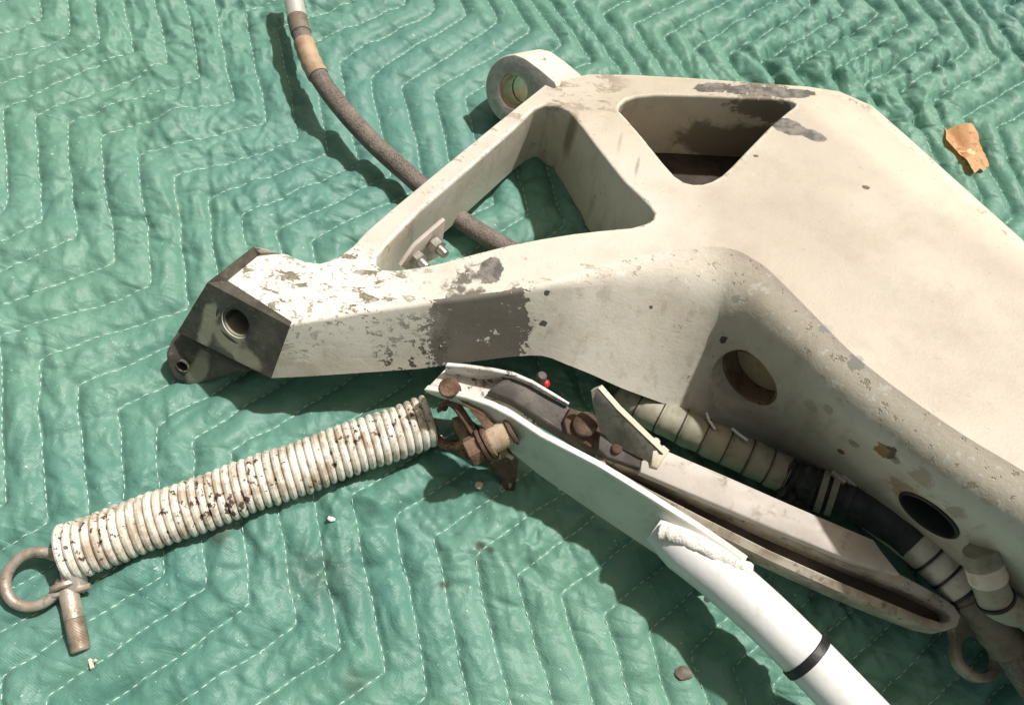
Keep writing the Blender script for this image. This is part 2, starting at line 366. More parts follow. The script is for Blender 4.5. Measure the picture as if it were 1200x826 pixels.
# the ruck under the parts at the lower right
p0 = at(1015, 745); fx = XX - p0.x; fy = YY - p0.y; q = np.exp(-((fx / .13) ** 2 + (fy / .09) ** 2))
und += q * (.010 * np.abs(vnoise((wx * .86 - wy * .5) * 26, (wx * .5 + wy * .86) * 6, 71)) * 1.6)
HH = puff + wr * 1.3 + und * 1.3 + .004
def ground(x, y):
    u = (x - GX0) / GS; v = (y - GY0) / GS; i = min(max(int(u), 0), nx - 2); j = min(max(int(v), 0), ny - 2); a, b = u - i, v - j
    return float((HH[j, i] * (1 - a) + HH[j, i + 1] * a) * (1 - b) + (HH[j + 1, i] * (1 - a) + HH[j + 1, i + 1] * a) * b)

def mat_blanket():
    n = NT('blanket_cloth')
    big = n.noise(1.6, 3, off=2.0); mid = n.noise(7, 5, .6); fine = n.noise(45, 4, .65)
    col = n.mix(n.step(big, .35, .65), (.082, .214, .184), (.112, .252, .182))
    col = n.mix(n.math('MULTIPLY', n.step(mid, .40, .72), .45), col, (.158, .318, .250))
    col = n.mix(n.math('MULTIPLY', n.step(fine, .50, .75), .22), col, (.052, .148, .128))
    w1 = n.t.nodes.new('ShaderNodeTexWave'); w2 = n.t.nodes.new('ShaderNodeTexWave')
    rot = n.t.nodes.new('ShaderNodeMapping'); rot.inputs['Rotation'].default_value = (0, 0, R(20)); n.t.links.new(n.pos, rot.inputs[0])
    for w, d in ((w1, 'X'), (w2, 'Y')):
        w.bands_direction = d; w.inputs['Scale'].default_value = 130; w.inputs['Distortion'].default_value = 0; n.t.links.new(rot.outputs[0], w.inputs[0])
    weave = n.math('MULTIPLY', w1.outputs['Fac'], w2.outputs['Fac'])
    wmask = n.step(n.noise(4.5, 3, off=6.0), .42, .62)
    col = n.mix(n.math('MULTIPLY', n.math('MULTIPLY', weave, wmask), .24), col, (.26, .43, .39))
    # grease and dirt marks
    for (px, py, r, f) in ((262, 632, .014, .6), (372, 672, .035, .22), (560, 645, .006, .8), (573, 650, .005, .8), (520, 688, .005, .8), (418, 800, .012, .4), (390, 690, .04, .15)):
        g = at(px, py); e = n.ell((g.x, g.y, 0), (r, r * .8, .1), 60, .5, .5); col = n.mix(n.math('MULTIPLY', e, f), col, (.055, .06, .04))
    lint = n.step(n.noise(230, 1, .5, off=12), .755, .775); col = n.mix(n.math('MULTIPLY', lint, .7), col, (.5, .58, .5))
    h = n.math('ADD', n.math('MULTIPLY', weave, .04), n.math('MULTIPLY', n.noise(45, 3, .6, dist=.4), .8))
    # sharp fold lines pressed into the cloth
    for ang, sx, sc, of, amp in ((62, .25, 22, 1.0, 4.0), (-25, .4, 15, 5.0, 4.0)):
        mp = n.t.nodes.new('ShaderNodeMapping'); mp.inputs['Rotation'].default_value = (0, 0, R(-ang)); mp.inputs['Scale'].default_value = (sx, 1, 0); mp.inputs['Location'].default_value = (of, of, 0); n.t.links.new(n.pos, mp.inputs[0])
        a = n.math('ABSOLUTE', n.math('SUBTRACT', n.noise(sc, 2, .5, vec=mp.outputs[0], dist=.5), .5)); a = n.math('MINIMUM', a, .09)
        h = n.math('ADD', h, n.math('MULTIPLY', n.math('MULTIPLY', a, n.step(mid, .36, .60)), amp))
    n.bump(h, .0030, 1.0); n.b.inputs['Sheen Weight'].default_value = .05; n.b.inputs['Sheen Roughness'].default_value = .4
    return n.set(col, n.fmix(mid, .42, .58), 0.0, .38)
me = bpy.data.meshes.new('blanket')
co = np.stack([XX, YY, HH], -1).reshape(-1, 3).astype(np.float32)
idx = np.arange(nx * ny).reshape(ny, nx); fq = np.stack([idx[:-1, :-1], idx[:-1, 1:], idx[1:, 1:], idx[1:, :-1]], -1).reshape(-1, 4)
me.vertices.add(len(co)); me.vertices.foreach_set('co', co.ravel()); me.loops.add(fq.size); me.loops.foreach_set('vertex_index', fq.ravel().astype(np.int32))
me.polygons.add(len(fq)); me.polygons.foreach_set('loop_start', np.arange(0, fq.size, 4, dtype=np.int32)); me.polygons.foreach_set('loop_total', np.full(len(fq), 4, dtype=np.int32))
me.update(calc_edges=True); me.polygons.foreach_set('use_smooth', np.ones(len(fq), dtype=bool)); me.materials.append(mat_blanket())
blanket = bpy.data.objects.new('moving_blanket', me); COL.objects.link(blanket)
tag(blanket, 'green quilted moving blanket with white zigzag stitching under all the parts', 'blanket')
# thread: every stitch a short raised dash that dips at both ends
tv, tf = [], []
for sm in seams:
    seg = np.hypot(*(sm[1:] - sm[:-1]).T); cum = np.concatenate([[0], np.cumsum(seg)]); L = cum[-1]; s = random.uniform(0, .01)
    while s < L - .012:
        ln = .0074 * random.uniform(.85, 1.12); m = s + ln / 2
        mx, my = np.interp(m, cum, sm[:, 0]), np.interp(m, cum, sm[:, 1])
        if GX0 + .03 < mx < GX1 - .03 and GY0 + .03 < my < GY1 - .03:
            b0 = len(tv)
            A = [(np.interp(s + ln * t, cum, sm[:, 0]), np.interp(s + ln * t, cum, sm[:, 1])) for t in (0, .18, .5, .82, 1)]
            dx, dy = A[4][0] - A[0][0], A[4][1] - A[0][1]; q = math.hypot(dx, dy) or 1; ux, uy = -dy / q, dx / q; jit = random.uniform(-.0006, .0006)
            for (x, y), w, up in zip(A, (.0002, .00052, .00060, .00052, .0002), (-.0004, .0007, .0011, .0007, -.0004)):
                x += ux * jit; y += uy * jit; z = ground(x, y) + up + .0003
                tv += [(x + ux * w, y + uy * w, z - .0007), (x, y, z), (x - ux * w, y - uy * w, z - .0007)]
            for j in range(4):
                a = b0 + 3 * j; tf += [(a, a + 1, a + 4, a + 3), (a + 1, a + 2, a + 5, a + 4)]
        s += ln + .0032 * random.uniform(.8, 1.3)
me = bpy.data.meshes.new('stitching'); me.from_pydata(tv, [], tf); me.polygons.foreach_set('use_smooth', [True] * len(me.polygons))
nm = NT('thread'); me.materials.append(nm.set(nm.mix(nm.noise(40, 2), (.58, .68, .62), (.36, .52, .45)), .6))
stitching = bpy.data.objects.new('stitching', me); COL.objects.link(stitching); stitching.parent = blanket; stitching['kind'] = 'stuff'

# ------------------------------------------------------------------ the white cast fitting
def mat_casting():
    n = NT('casting_paint'); side = n.attr('side'); V3 = lambda p: (p.x, p.y, p.z)
    lo = n.noise(5, 4, .6); mid = n.noise(22, 4, .65); fine = n.noise(110, 3, .7)
    n.cache[110] = n.math('SUBTRACT', fine, .5)
    cream = n.mix(n.step(lo, .35, .65), (.515, .455, .380), (.595, .540, .455))
    cream = n.mix(n.math('MULTIPLY', n.step(mid, .5, .75), .5), cream, (.44, .385, .32))
    grey = n.mix(n.step(lo, .35, .65), (.60, .575, .50), (.67, .635, .56))
    grey = n.mix(n.math('MULTIPLY', n.step(mid, .48, .75), .45), grey, (.48, .43, .34))
    edge = n.math('ADD', side, n.math('MULTIPLY', n.math('SUBTRACT', mid, .5), .9))
    sm = n.step(edge, .44, .50); col = n.mix(sm, cream, grey)
    # yellowed runs along the rim
    rim = n.math('MULTIPLY', n.step(side, .001, .12), n.math('SUBTRACT', 1.0, n.step(side, .3, .55))); col = n.mix(n.math('MULTIPLY', rim, .55), col, (.72, .655, .52))
    up = n.t.nodes.new('ShaderNodeSeparateXYZ'); n.t.links.new(n.nrm, up.inputs[0])
    metal = None; rough = .5; h = n.math('MULTIPLY', n.math('ADD', mid, n.math('MULTIPLY', fine, .6)), .35)
    def put(mask, c, depth=.0):
        nonlocal col, h
        col = n.mix(mask, col, c)
        if depth: h = n.math('SUBTRACT', h, n.math('MULTIPLY', mask, depth))
    pale_tone = n.ell(V3(attop(480, 250)), (.34, .22, .2), 22, .25, .3); col = n.mix(n.math('MULTIPLY', n.math('MULTIPLY', pale_tone, n.math('SUBTRACT', 1.0, sm)), .75), col, (.66, .62, .55))
    pale_tone = n.ell(V3(attop(1060, 190)), (.03, .26, .3), 22, .3, .5, R(45)); col = n.mix(n.math('MULTIPLY', pale_tone, .5), col, (.74, .68, .55))  # paler far edge: cream paint plus brighter light put into the colour
    # grime film, worn rims
    film = n.noise(9, 6, .72, off=7.0); gf = n.math('MULTIPLY', n.step(film, .46, .70), n.fmix(sm, .42, .38)); put(gf, (.38, .32, .25))
    wear = n.noise(70, 4, .7, off=11.0); rimw = n.math('MULTIPLY', n.step(side, .001, .05), n.math('SUBTRACT', 1.0, n.step(side, .45, .75)))
    put(n.math('MULTIPLY', n.math('MULTIPLY', rimw, n.step(wear, .60, .64)), .65), (.33, .27, .20), .5)
    put(n.math('MULTIPLY', n.math('MULTIPLY', rimw, n.math('SUBTRACT', 1.0, n.step(wear, .36, .42))), .6), (.80, .78, .72))
    sv = n.t.nodes.new('ShaderNodeMapping'); sv.inputs['Scale'].default_value = (1, 1, .14); n.t.links.new(n.pos, sv.inputs[0])
    streak = n.noise(42, 4, .65, vec=sv.outputs[0]); put(n.math('MULTIPLY', n.math('MULTIPLY', n.step(streak, .53, .66), n.step(side, .9, 1.0)), .30), (.24, .19, .12))
    sc = n.t.nodes.new('ShaderNodeMapping'); sc.inputs['Rotation'].default_value = (0, 0, R(35)); sc.inputs['Scale'].default_value = (.05, 1, 1); n.t.links.new(n.pos, sc.inputs[0])
    scr = n.noise(260, 2, .5, vec=sc.outputs[0]); put(n.math('MULTIPLY', n.math('MULTIPLY', n.step(scr, .70, .73), n.step(film, .45, .6)), .4), (.44, .39, .32), .25)
    # grime on the shaded flank; stains and painted shade in the recesses
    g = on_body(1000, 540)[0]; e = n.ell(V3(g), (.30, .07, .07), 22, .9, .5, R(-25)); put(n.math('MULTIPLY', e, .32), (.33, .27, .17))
    g = on_body(1075, 640)[0]; e = n.ell(V3(g), (.25, .05, .05), 22, .5, .6, R(-25)); put(n.math('MULTIPLY', e, .45), (.24, .18, .10))  # brown grime and shade, both painted low on the flank
    sp = n.math('MULTIPLY', n.step(fine, .60, .66), n.step(mid, .55, .68)); put(n.math('MULTIPLY', n.math('MULTIPLY', sp, side), .75), (.16, .13, .09), .3)
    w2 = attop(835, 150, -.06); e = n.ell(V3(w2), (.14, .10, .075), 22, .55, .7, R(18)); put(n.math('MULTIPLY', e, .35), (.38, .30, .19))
    e = n.ell(V3(attop(880, 150, -.09)), (.10, .12, .05), 22, .7, .15, R(18)); put(n.math('MULTIPLY', e, .8), (.10, .085, .055))  # the rim's shadow on the second window's far wall, painted in
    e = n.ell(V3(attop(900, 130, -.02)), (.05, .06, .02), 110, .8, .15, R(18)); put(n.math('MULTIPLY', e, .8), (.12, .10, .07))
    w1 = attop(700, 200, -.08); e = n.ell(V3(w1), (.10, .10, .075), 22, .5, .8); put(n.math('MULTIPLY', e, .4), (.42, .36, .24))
    for (px, py, dz, w) in ((715, 200, -.05, .004), (700, 220, -.09, .006), (735, 225, -.05, .003), (665, 165, -.03, .008)):
        p = attop(px, py, dz); e = n.ell(V3(p), (w, .03, .05), 22, .45, .35); put(n.math('MULTIPLY', e, .7), (.16, .12, .075))
    # large patches rubbed to bare metal on the near arm
    dark = (.095, .088, .075)
    a = on_body(508, 388)[0]; b = on_body(617, 375)[0]; c = (a + b) / 2; half = (b - a).length / 2
    e = n.ell(V3(c), (half * 1.08, .075, .12), 110, .62, .03, R(22)); e2 = n.ell(V3(c), (half * 1.12, .075, .12), 22, .75, .03, R(22))
    e = n.math('MULTIPLY', n.math('MULTIPLY', e, e2), n.step(edge, .02, .10)); e = n.math('MULTIPLY', e, n.math('SUBTRACT', 1.0, n.step(wear, .655, .67))); put(e, n.mix(mid, (.10, .092, .077), (.18, .165, .135)), .5)
    chip = n.ell(V3(on_body(482, 405)[0]), (.050, .05, .05), 110, .9, .05); chip = n.math('MULTIPLY', chip, n.step(fine, .54, .57)); put(n.math('MULTIPLY', chip, n.step(side, .5, .6)), dark, .5)
    def spot(px, py, z, r, cc, ns=110, amt=.5, top=False, asp=1.0, ang=0, d=0):
        p = attop(px, py) if top else on_body(px, py)[0]; put(n.ell(V3(p), (r * asp, r, .05 if top else r * 1.3), ns, amt, .06, ang), cc, 0 if top else d)
    grey_m = n.mix(n.step(wear, .38, .62), (.10, .095, .085), (.235, .22, .195))
    spot(575, 317, 0, .019, grey_m, 110, .35, True, .7)
    spot(925, 149, 0, .013, grey_m, 40, .5, True, 1.8, R(-22)); spot(950, 158, 0, .009, grey_m, 40, .5, True, 2.2, R(-22))
    for px, py in ((835, 103), (870, 105), (905, 107), (930, 110)): spot(px, py, 0, .0095, grey_m, 110, .7, True, 2.6, R(14))
    spot(1003, 425, .235, .008, (.36, .35, .32), 110, 1.2); spot(968, 385, .23, .006, (.42, .40, .36), 110, 1.2)
    spot(1041, 530, .14, .008, (.09, .045, .02), 110, .8); spot(1033, 528, .14, .008, (.24, .14, .06), 110, 1.2); spot(848, 398, .15, .0045, (.08, .055, .03), 110, 1.0)
    spot(985, 530, .12, .004, (.14, .09, .05), 110, .8); spot(970, 480, .16, .006, (.38, .34, .27), 110, 1.0); spot(641, 343, .19, .0034, dark, 110, 1.0); spot(637, 379, .15, .0042, dark, 110, 1.0); spot(763, 360, .17, .002, dark, 110, .8)
    spot(1015, 220, 0, .0032, (.16, .11, .08), 110, .6, True, 1.4); spot(886, 183, 0, .0024, (.16, .11, .08), 110, .6, True, 1.3)
    for px, py, r_, c_ in ((1048, 537, .006, (.07, .035, .018)), (1058, 574, .016, (.26, .16, .07)), (1080, 560, .010, (.30, .20, .10)), (1000, 520, .006, (.14, .09, .05)), (950, 475, .008, (.30, .26, .18)), (862, 350, .004, (.22, .19, .14)), (1120, 600, .010, (.25, .18, .10))):
        put(n.math('MULTIPLY', n.ell(V3(on_body(px, py)[0]), (r_, r_, r_ * 1.3), 110, 1.0, .2), .55), c_)
    # the flaking, scratched top of the left lug and the arm root
    lug = n.ell(V3(attop(350, 335)), (.13, .075, .06), 22, .5, .35, R(10)); fm = n.t.nodes.new('ShaderNodeMapping'); fm.inputs['Rotation'].default_value = (0, 0, R(-25)); fm.inputs['Scale'].default_value = (.45, 1, .8); n.t.links.new(n.pos, fm.inputs[0])
    flake = n.noise(58, 6, .72, vec=fm.outputs[0], dist=.25)
    put(n.math('MULTIPLY', lug, .8), (.80, .77, .69))
    put(n.math('MULTIPLY', lug, n.step(flake, .565, .585)), n.mix(n.step(mid, .45, .55), (.21, .20, .13), (.45, .42, .37)), .8)
    put(n.math('MULTIPLY', lug, n.math('MULTIPLY', n.step(fine, .60, .63), .8)), (.33, .30, .25), .4)
    arm2 = n.ell(V3(attop(540, 190)), (.045, .24, .03), 22, .3, .2, R(-29)); put(n.math('MULTIPLY', arm2, n.math('MULTIPLY', n.step(flake, .60, .63), .8)), (.42, .34, .25), .4)
    arm1 = n.ell(V3(attop(560, 320)), (.17, .05, .03), 22, .3, .2, R(22)); put(n.math('MULTIPLY', arm1, n.math('MULTIPLY', n.step(flake, .615, .63), .8)), (.50, .40, .28), .4)
    step = n.ell(V3(attop(690, 105)), (.05, .05, .06), 22, .4, .3); put(n.math('MULTIPLY', step, n.math('MULTIPLY', n.step(flake, .50, .58), .75)), (.28, .21, .15), .4)
    for px, py, r_ in ((960, 260, .05), (1120, 380, .06), (860, 250, .03), (1010, 330, .04), (1150, 300, .05)):
        e = n.ell(V3(attop(px, py)), (r_ * 1.6, r_ * .7, .05), 22, 1.0, .7, R(-35)); put(n.math('MULTIPLY', e, .30), (.40, .345, .285))
    dust = n.step(n.noise(160, 2, .6, off=15), .70, .74); put(n.math('MULTIPLY', dust, .5), (.35, .28, .2))
    h = n.math('ADD', h, n.math('MULTIPLY', n.noise(320, 2, .6), .16)); n.bump(h, .0014); return n.set(col, n.fmix(mid, .42, .62))
def mat_end():
    n = NT('bare_lug_end'); mid = n.noise(24, 5, .7); fine = n.noise(130, 4, .7)
    col = n.mix(n.step(mid, .35, .7), (.058, .054, .044), (.125, .115, .095)); col = n.mix(n.math('MULTIPLY', n.step(fine, .55, .75), .6), col, (.25, .24, .19))
    for (px, py, z, rx, rz, f) in ((238, 385, .10, .010, .030, .9), (258, 408, .095, .022, .016, .85), (283, 425, .085, .020, .012, .8), (236, 430, .03, .010, .018, .7)):
        p = at(px, py, z); e = n.ell((p.x, p.y, p.z), (rx, .05, rz), 24, .9, .25, R(-20)); col = n.mix(n.math('MULTIPLY', e, f), col, (.40, .385, .29))
    n.bump(n.math('ADD', mid, n.math('MULTIPLY', fine, .6)), .0012); return n.set(col, .5, .15)
M['lug_end'] = mat_end()

casting = empty('cast_fitting', 'large white chipped cast metal fork fitting with two lugs and a triangular window', 'casting', at(620, 420, .03))
front = [  # top rim pixel, edge radius, bottom pixel, bottom height
    (342, 377, 0.004, 318, 443, 0.08), (380, 370, 0.004, 360, 441, 0.08), (420, 363, 0.004, 405, 438, 0.082), (460, 358, 0.004, 450, 435, 0.084), (500, 352, 0.004, 492, 432, 0.088), (560, 345, 0.004, 560, 423, 0.096), (600, 339, 0.004, 600, 418, 0.102),
    (640, 330, 0.006, 636, 417, 0.106), (680, 318, 0.01, 664, 427, 0.106), (720, 307, 0.014, 694, 439, 0.102), (760, 298, 0.02, 727, 454, 0.094), (800, 292, 0.026, 762, 467, 0.08), (835, 289, 0.034, 795, 479, 0.064), (862, 293, 0.04, 828, 491, 0.05), (885, 305, 0.043, 852, 501, 0.042), (905, 320, 0.045, 878, 516, 0.036),
    (955, 370, 0.045, 922, 552, 0.022), (1000, 415, 0.045, 985, 600, 0.022), (1060, 462, 0.045, 1058, 655, 0.022), (1130, 510, 0.045, 1135, 722, 0.022), (1200, 552, 0.045, 1215, 790, 0.022), (1290, 610, 0.045, 1300, 860, 0.022)]
back = [(1300, 388, .03), (1200, 297, .03), (1105, 211, .03), (1050, 161, .03), (1012, 128, .03), (980, 113, .022), (948, 104, .006), (910, 101, .005), (870, 98, .005), (800, 93, .005), (740, 90, .005), (690, 89, .004), (668, 94, .004), (645, 98, .004), (585, 146, .004), (520, 199, .004), (460, 249, .004),
    (432, 274, .005), (420, 290, .007), (405, 303, .009), (390, 311, .010), (374, 315, .010), (352, 311, .008), (332, 301, .006)]
dense = []
for i in range(len(front) - 1):
    P4 = [front[max(0, i - 1)], front[i], front[i + 1], front[min(len(front) - 1, i + 2)]]
    for k in range(3 if i > 4 else 1):
        t = k / 3; dense.append(tuple(.5 * (2 * b + (c - a) * t + (2 * a - 5 * b + 4 * c - d) * t * t + (3 * b - a - 3 * c + d) * t ** 3) for a, b, c, d in zip(*P4)))
front = dense + [front[-1]]
Pf = [attop(p[0], p[1]) for p in front]; Pb = [attop(p[0], p[1]) for p in back]
T0, T1 = attop(312, 292), attop(267, 329)
loop = Pf + Pb + [T0, T1]; nrm = loop_normals(loop); chains = []
for i, p in enumerate(front):
    w = min(1, max(0, (p[0] - 660) / 200)); chains.append(round_chain(Pf[i], nrm[i], p[2], at(p[3], p[4], p[5]), kdrop=.5 * w, qf=1 + .35 * w))
for j, p in enumerate(back):
    i = len(front) + j; T = Pb[j]; zb = .03 if j < 8 else max(.02, T.z - .10)
    if j > 18: zb = .05 + .02 * (j - 18) / 5
    out = nrm[i] * (.012 if j > 5 else .03); chains.append(round_chain(T, nrm[i], p[2], Vector((T.x, T.y, zb)) + out))
def poly_chain(pts):                                       # the lug's sloped end: rim, chamfer, foot
    a, b, c = pts; return [a, a.lerp(b, .35), a.lerp(b, .7), b, b.lerp(c, .25), b.lerp(c, .6), c]
F1 = at(208, 389, .07); F2 = at(318, 443, .08)
def on_plane(px, py, p0, n_):
    d = ray(px, py); return CAM + d * ((p0 - CAM).dot(n_) / d.dot(n_))
end_n = (F1 - F2).cross(Pf[0] - F2).normalized(); end_n = end_n if end_n.x < 0 else -end_n
E1 = on_plane(243, 331, F2, end_n)
c0 = at(297, 289, .138); chains.append(poly_chain((T0, c0, Vector((c0.x - .005, c0.y, .07)))))
chains.append(poly_chain((T1, E1, F1)))
win1 = [(437, 299), (462, 272), (490, 244), (545, 197), (600, 149), (614, 135), (625, 125), (640, 120), (656, 122), (670, 129), (685, 147), (700, 167), (718, 190), (735, 211), (752, 227), (765, 240), (772, 250), (770, 259), (760, 265), (742, 270), (709, 273), (673, 277), (636, 283), (600, 290), (560, 300), (520, 311), (490, 317), (465, 320), (447, 319), (436, 311)]
dep1 = [.10, .10, .10, .10, .10, .105, .11, .115, .12, .125] + [.14] * 9 + [.14] * 8 + [.125, .115, .105]
win2 = [(721, 129), (724, 121), (732, 115), (745, 111), (769, 109), (820, 110), (878, 113), (913, 114), (930, 117), (937, 121), (936, 126), (927, 133), (909, 148), (878, 180), (862, 197), (850, 208), (838, 215), (825, 219), (812, 219), (800, 216), (788, 208), (773, 191), (750, 162), (731, 140)]
def win(px, deps, r):
    P = [attop(*p) for p in px]; N = loop_normals(P); return [round_chain(T, -n_, r, Vector((T.x, T.y, T.z - d)) + n_ * -.004) for T, n_, d in zip(P, N, deps)]
loops = [chains, win(win1, dep1, .0045), win(win2, [.16] * len(win2), .0045)]
NL = len(chains)
bm = loops_solid(loops, mat_of=lambda l, i, j: 1 if l == 0 and (i == NL - 1 or (i == NL - 2 and j < 3)) else 0)
body = finish('body', bm, [], None, angle=40)
from mathutils.bvhtree import BVHTree
bvh = BVHTree.FromPolygons([v_.co for v_ in body.data.vertices], [tuple(p_.vertices) for p_ in body.data.polygons])
def on_body(px, py): r_ = bvh.ray_cast(CAM, ray(px, py).normalized()); return (r_[0], r_[1] if r_[1].dot(ray(px, py)) < 0 else -r_[1])
M['casting'] = mat_casting(); body.data.materials.append(M['casting']); body.data.materials.append(M['lug_end'])
def cutter(c, axis, r, l0, l1, sides=32):
    b = bmesh.new(); lathe(b, c, axis, [(l0, r), (l1, r)], sides); bmesh.ops.recalc_face_normals(b, faces=b.faces)
    me = bpy.data.meshes.new('cutter'); b.to_mesh(me); b.free(); o = bpy.data.objects.new('cutter', me); COL.objects.link(o); return o
hole_c = on_plane(277, 378, F2, end_n)
sA, sB, sC = at(905, 320, .19), at(828, 491, .04), at(985, 600, .03)
flank_n = (sC - sB).cross(at(955, 400, .2) - sB).normalized(); flank_n = flank_n if flank_n.y < 0 else -flank_n
hole2, flank_n = on_body(877, 443); hole3, flank_n3 = on_body(1088, 603)
cut_r2 = .038
boolean_cut(body, [cutter(hole_c, end_n, .0185, -.07, .05), cutter(hole2, flank_n, cut_r2, -.09, .05, 40), cutter(hole3, flank_n3, .032, -.10, .10)])
body.data.set_sharp_from_angle(angle=R(40)); sharpen_rim(body.data, (-TOP_B, -TOP_C, 1)); body.parent = casting; body.data.transform(Matrix.Translation(-casting.location))
def part(name, fill, mat, parent, **kw):
    b = bmesh.new(); fill(b); return finish(name, b, mat, parent, **kw)
# bushing and spot-face ring of the left lug
rg = part('bushing', lambda b: lathe(b, hole_c, end_n, [(-.06, .0150), (-.0015, .0150), (-.0005, .0160), (-.0005, .0188), (-.06, .0188)], 32, closed=True), M['lug_end'], casting)
part('washer', lambda b: lathe(b, hole_c, end_n, [(-.004, .0188), (-.0002, .0188), (.0004, .0196), (.0004, .0262), (-.0002, .027), (-.004, .027)], 36, closed=True), M['dark_plate'], casting)
M['hole_rim'] = mat_metal('hole_rim', (.10, .05, .025), (.22, .15, .09), .8, 0, 90, (.04, .02, .01), .8)
part('sleeve', lambda b: lathe(b, hole2, flank_n, [(-.088, cut_r2 - .004), (-.003, cut_r2 - .004), (-.002, cut_r2 - .001), (-.002, cut_r2 + .0006), (-.088, cut_r2 + .0006)], 40, closed=True), M['hole_rim'], casting)
part('cover', lambda b: lathe(b, hole2 - flank_n * .026, flank_n, [(-.004, .0001), (-.004, cut_r2 - .0035), (0, cut_r2 - .0035), (.001, .0001)], 40), mat_metal('inner_wall', (.40, .31, .19), (.50, .40, .25), .8, 0, 40, (.12, .08, .04), .5), casting)
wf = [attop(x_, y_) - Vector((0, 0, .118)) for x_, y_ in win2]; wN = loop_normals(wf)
part('pocket_shade', lambda b: plate(b, [p_ + n_ * .006 for p_, n_ in zip(wf, wN)], (0, 0, -.004), .001), M['groove'], casting)  # dark plate added to stand in for the deep pocket's shade
part('socket', lambda b: lathe(b, hole3, flank_n3, [(-.075, .0001), (-.075, .0285), (-.002, .0285), (.0022, .0295), (.0028, .0312), (.0015, .0328), (-.001, .0330), (-.078, .0330), (-.078, .0001)], 40), M['black'], casting)
# small ear under the left lug
ear = [(208, 389, .062), (198, 404, .050), (194, 414, .042), (195, 428, .030), (203, 442, .018), (214, 450, .011), (226, 453, .009), (244, 448, .014), (281, 436, .040), (290, 436, .055), (262, 420, .060), (235, 405, .062)]
ear_p = [at(*p) for p in ear]; en = Vector((-.35, -.94, .15)).normalized()
ear_p = [p + en * .0 for p in ear_p]
def ear_fill(b): plate(b, ear_p, Vector((.30, .90, .05)).normalized() * .07, .003)
ear_o = part('ear', ear_fill, M['lug_end'], casting)
ec = at(213, 430, .033)
nn = Vector()
for i in range(len(ear_p)): nn += (ear_p[i] - ec).cross(ear_p[(i + 1) % len(ear_p)] - ec)
nn.normalize(); nn = nn if nn.y < 0 else -nn
cut = cutter(ec, nn, .0075, -.05, .03, 20); off = casting.location.copy(); cut.data.transform(Matrix.Translation(-off)); cut.parent = casting
bpy.context.view_layer.update(); boolean_cut(ear_o, [cut])
part('ear_bushing', lambda b: lathe(b, ec, nn, [(-.02, .0066), (-.001, .0066), (-.0004, .0070), (-.0004, .0076), (-.02, .0076)], 24, closed=True), M['lug_end'], casting)
# far lug: a thick teardrop eye with a split bushing
ez = Vector((math.cos(R(62)), math.sin(R(62)), 0)); e1 = Vector((math.cos(R(-24)), math.sin(R(-24)), 0)); e1 = (e1 - ez * e1.dot(ez)).normalized()
tilt = R(28); eu = (ez * math.sin(tilt) + Vector((0, 0, 1)) * math.cos(tilt)); ed = (ez * math.cos(tilt) - Vector((0, 0, 1)) * math.sin(tilt))
lc = at(602, 107, .090); LR = .0465; HR = .0240
prof = [(math.cos(a) * LR, math.sin(a) * LR) for a in [R(92 + 214 * k / 26) for k in range(27)]] + [(.046, -.034), (.051, -.026), (.053, .0), (.052, LR * .90), (.046, LR * .99), (.02, LR * 1.01)]
def lug_loop(pts, hole=False):
    P = [lc + e1 * x + eu * y for x, y in pts]; n = len(P); out = []
    for i, (x, y) in enumerate(pts):
        if hole: nv = (e1 * -x + eu * -y).normalized()
        else:
            t = (P[(i + 1) % n] - P[i - 1]).normalized(); nv = t.cross(ed).normalized()
            if nv.dot(e1 * (x - .02) + eu * y) < 0: nv = -nv
        r = .003 if not hole else .0015; L = .074
        out.append([P[i] - nv * r, P[i] - nv * r * .3 + ed * r * .3, P[i] + ed * r, P[i] + ed * (L - r), P[i] - nv * r + ed * L])
    return out
bm = loops_solid([lug_loop(prof), lug_loop([(math.cos(6.28318 * k / 36) * HR, math.sin(6.28318 * k / 36) * HR) for k in range(36)], True)])
lay = bm.verts.layers.float['side']
for v in bm.verts: v[lay] = 0.0
def mat_lug():
    n = NT('lug_paint'); mid = n.noise(30, 5, .65); fl = n.noise(60, 5, .7, dist=1, off=3)
    d = n.vmath('DOT_PRODUCT', n.nrm, tuple(-ed)); bare = n.step(d, .9, .97)
    col = n.mix(n.step(mid, .35, .7), (.74, .69, .60), (.66, .58, .46)); col = n.mix(n.step(fl, .60, .64), col, (.30, .22, .15))
    steel = n.mix(n.step(fl, .45, .6), (.40, .39, .36), (.52, .50, .46)); col = n.mix(bare, col, steel)
    n.bump(n.math('ADD', mid, fl), .0008); return n.set(col, n.fmix(bare, .5, .45), n.fmix(bare, 0.0, .5))
part_lug = finish('lug_eye', bm, mat_lug(), casting, angle=40)
for z0, z1 in ((.004, .027), (.030, .058)):
    part('bushing', lambda b: lathe(b, lc + ed * z0, ed, [(0, HR - .0045), (z1 - z0, HR - .0045), (z1 - z0, HR + .0003), (0, HR + .0003)], 40, closed=True), M['brass'], casting)
# bracket and two bolts in the fork
q = [attop(470, 312, -.035), attop(487, 288, -.02), attop(522, 258, -.018), attop(517, 300, -.075), attop(480, 318, -.075)]
br = part('bracket', lambda b: plate(b, q, Vector((-.8, .45, 0)) * .006, .001), M['worn_grey'], casting)
for px, py in ((489, 303), (511, 288)):
    c = attop(px, py, -.045); ax = Vector((.80, -.55, .12)).normalized()
    bo = part('bolt', lambda b: lathe(b, c, ax, [(-.012, .006), (.016, .006), (.018, .005), (.018, .0001)], 14), M['steel'], casting)
    part('nut', lambda b: lathe(b, c, ax, [(-.004, .0105), (.006, .0105), (.007, .009)], 6), M['steel'], bo, smooth=False)

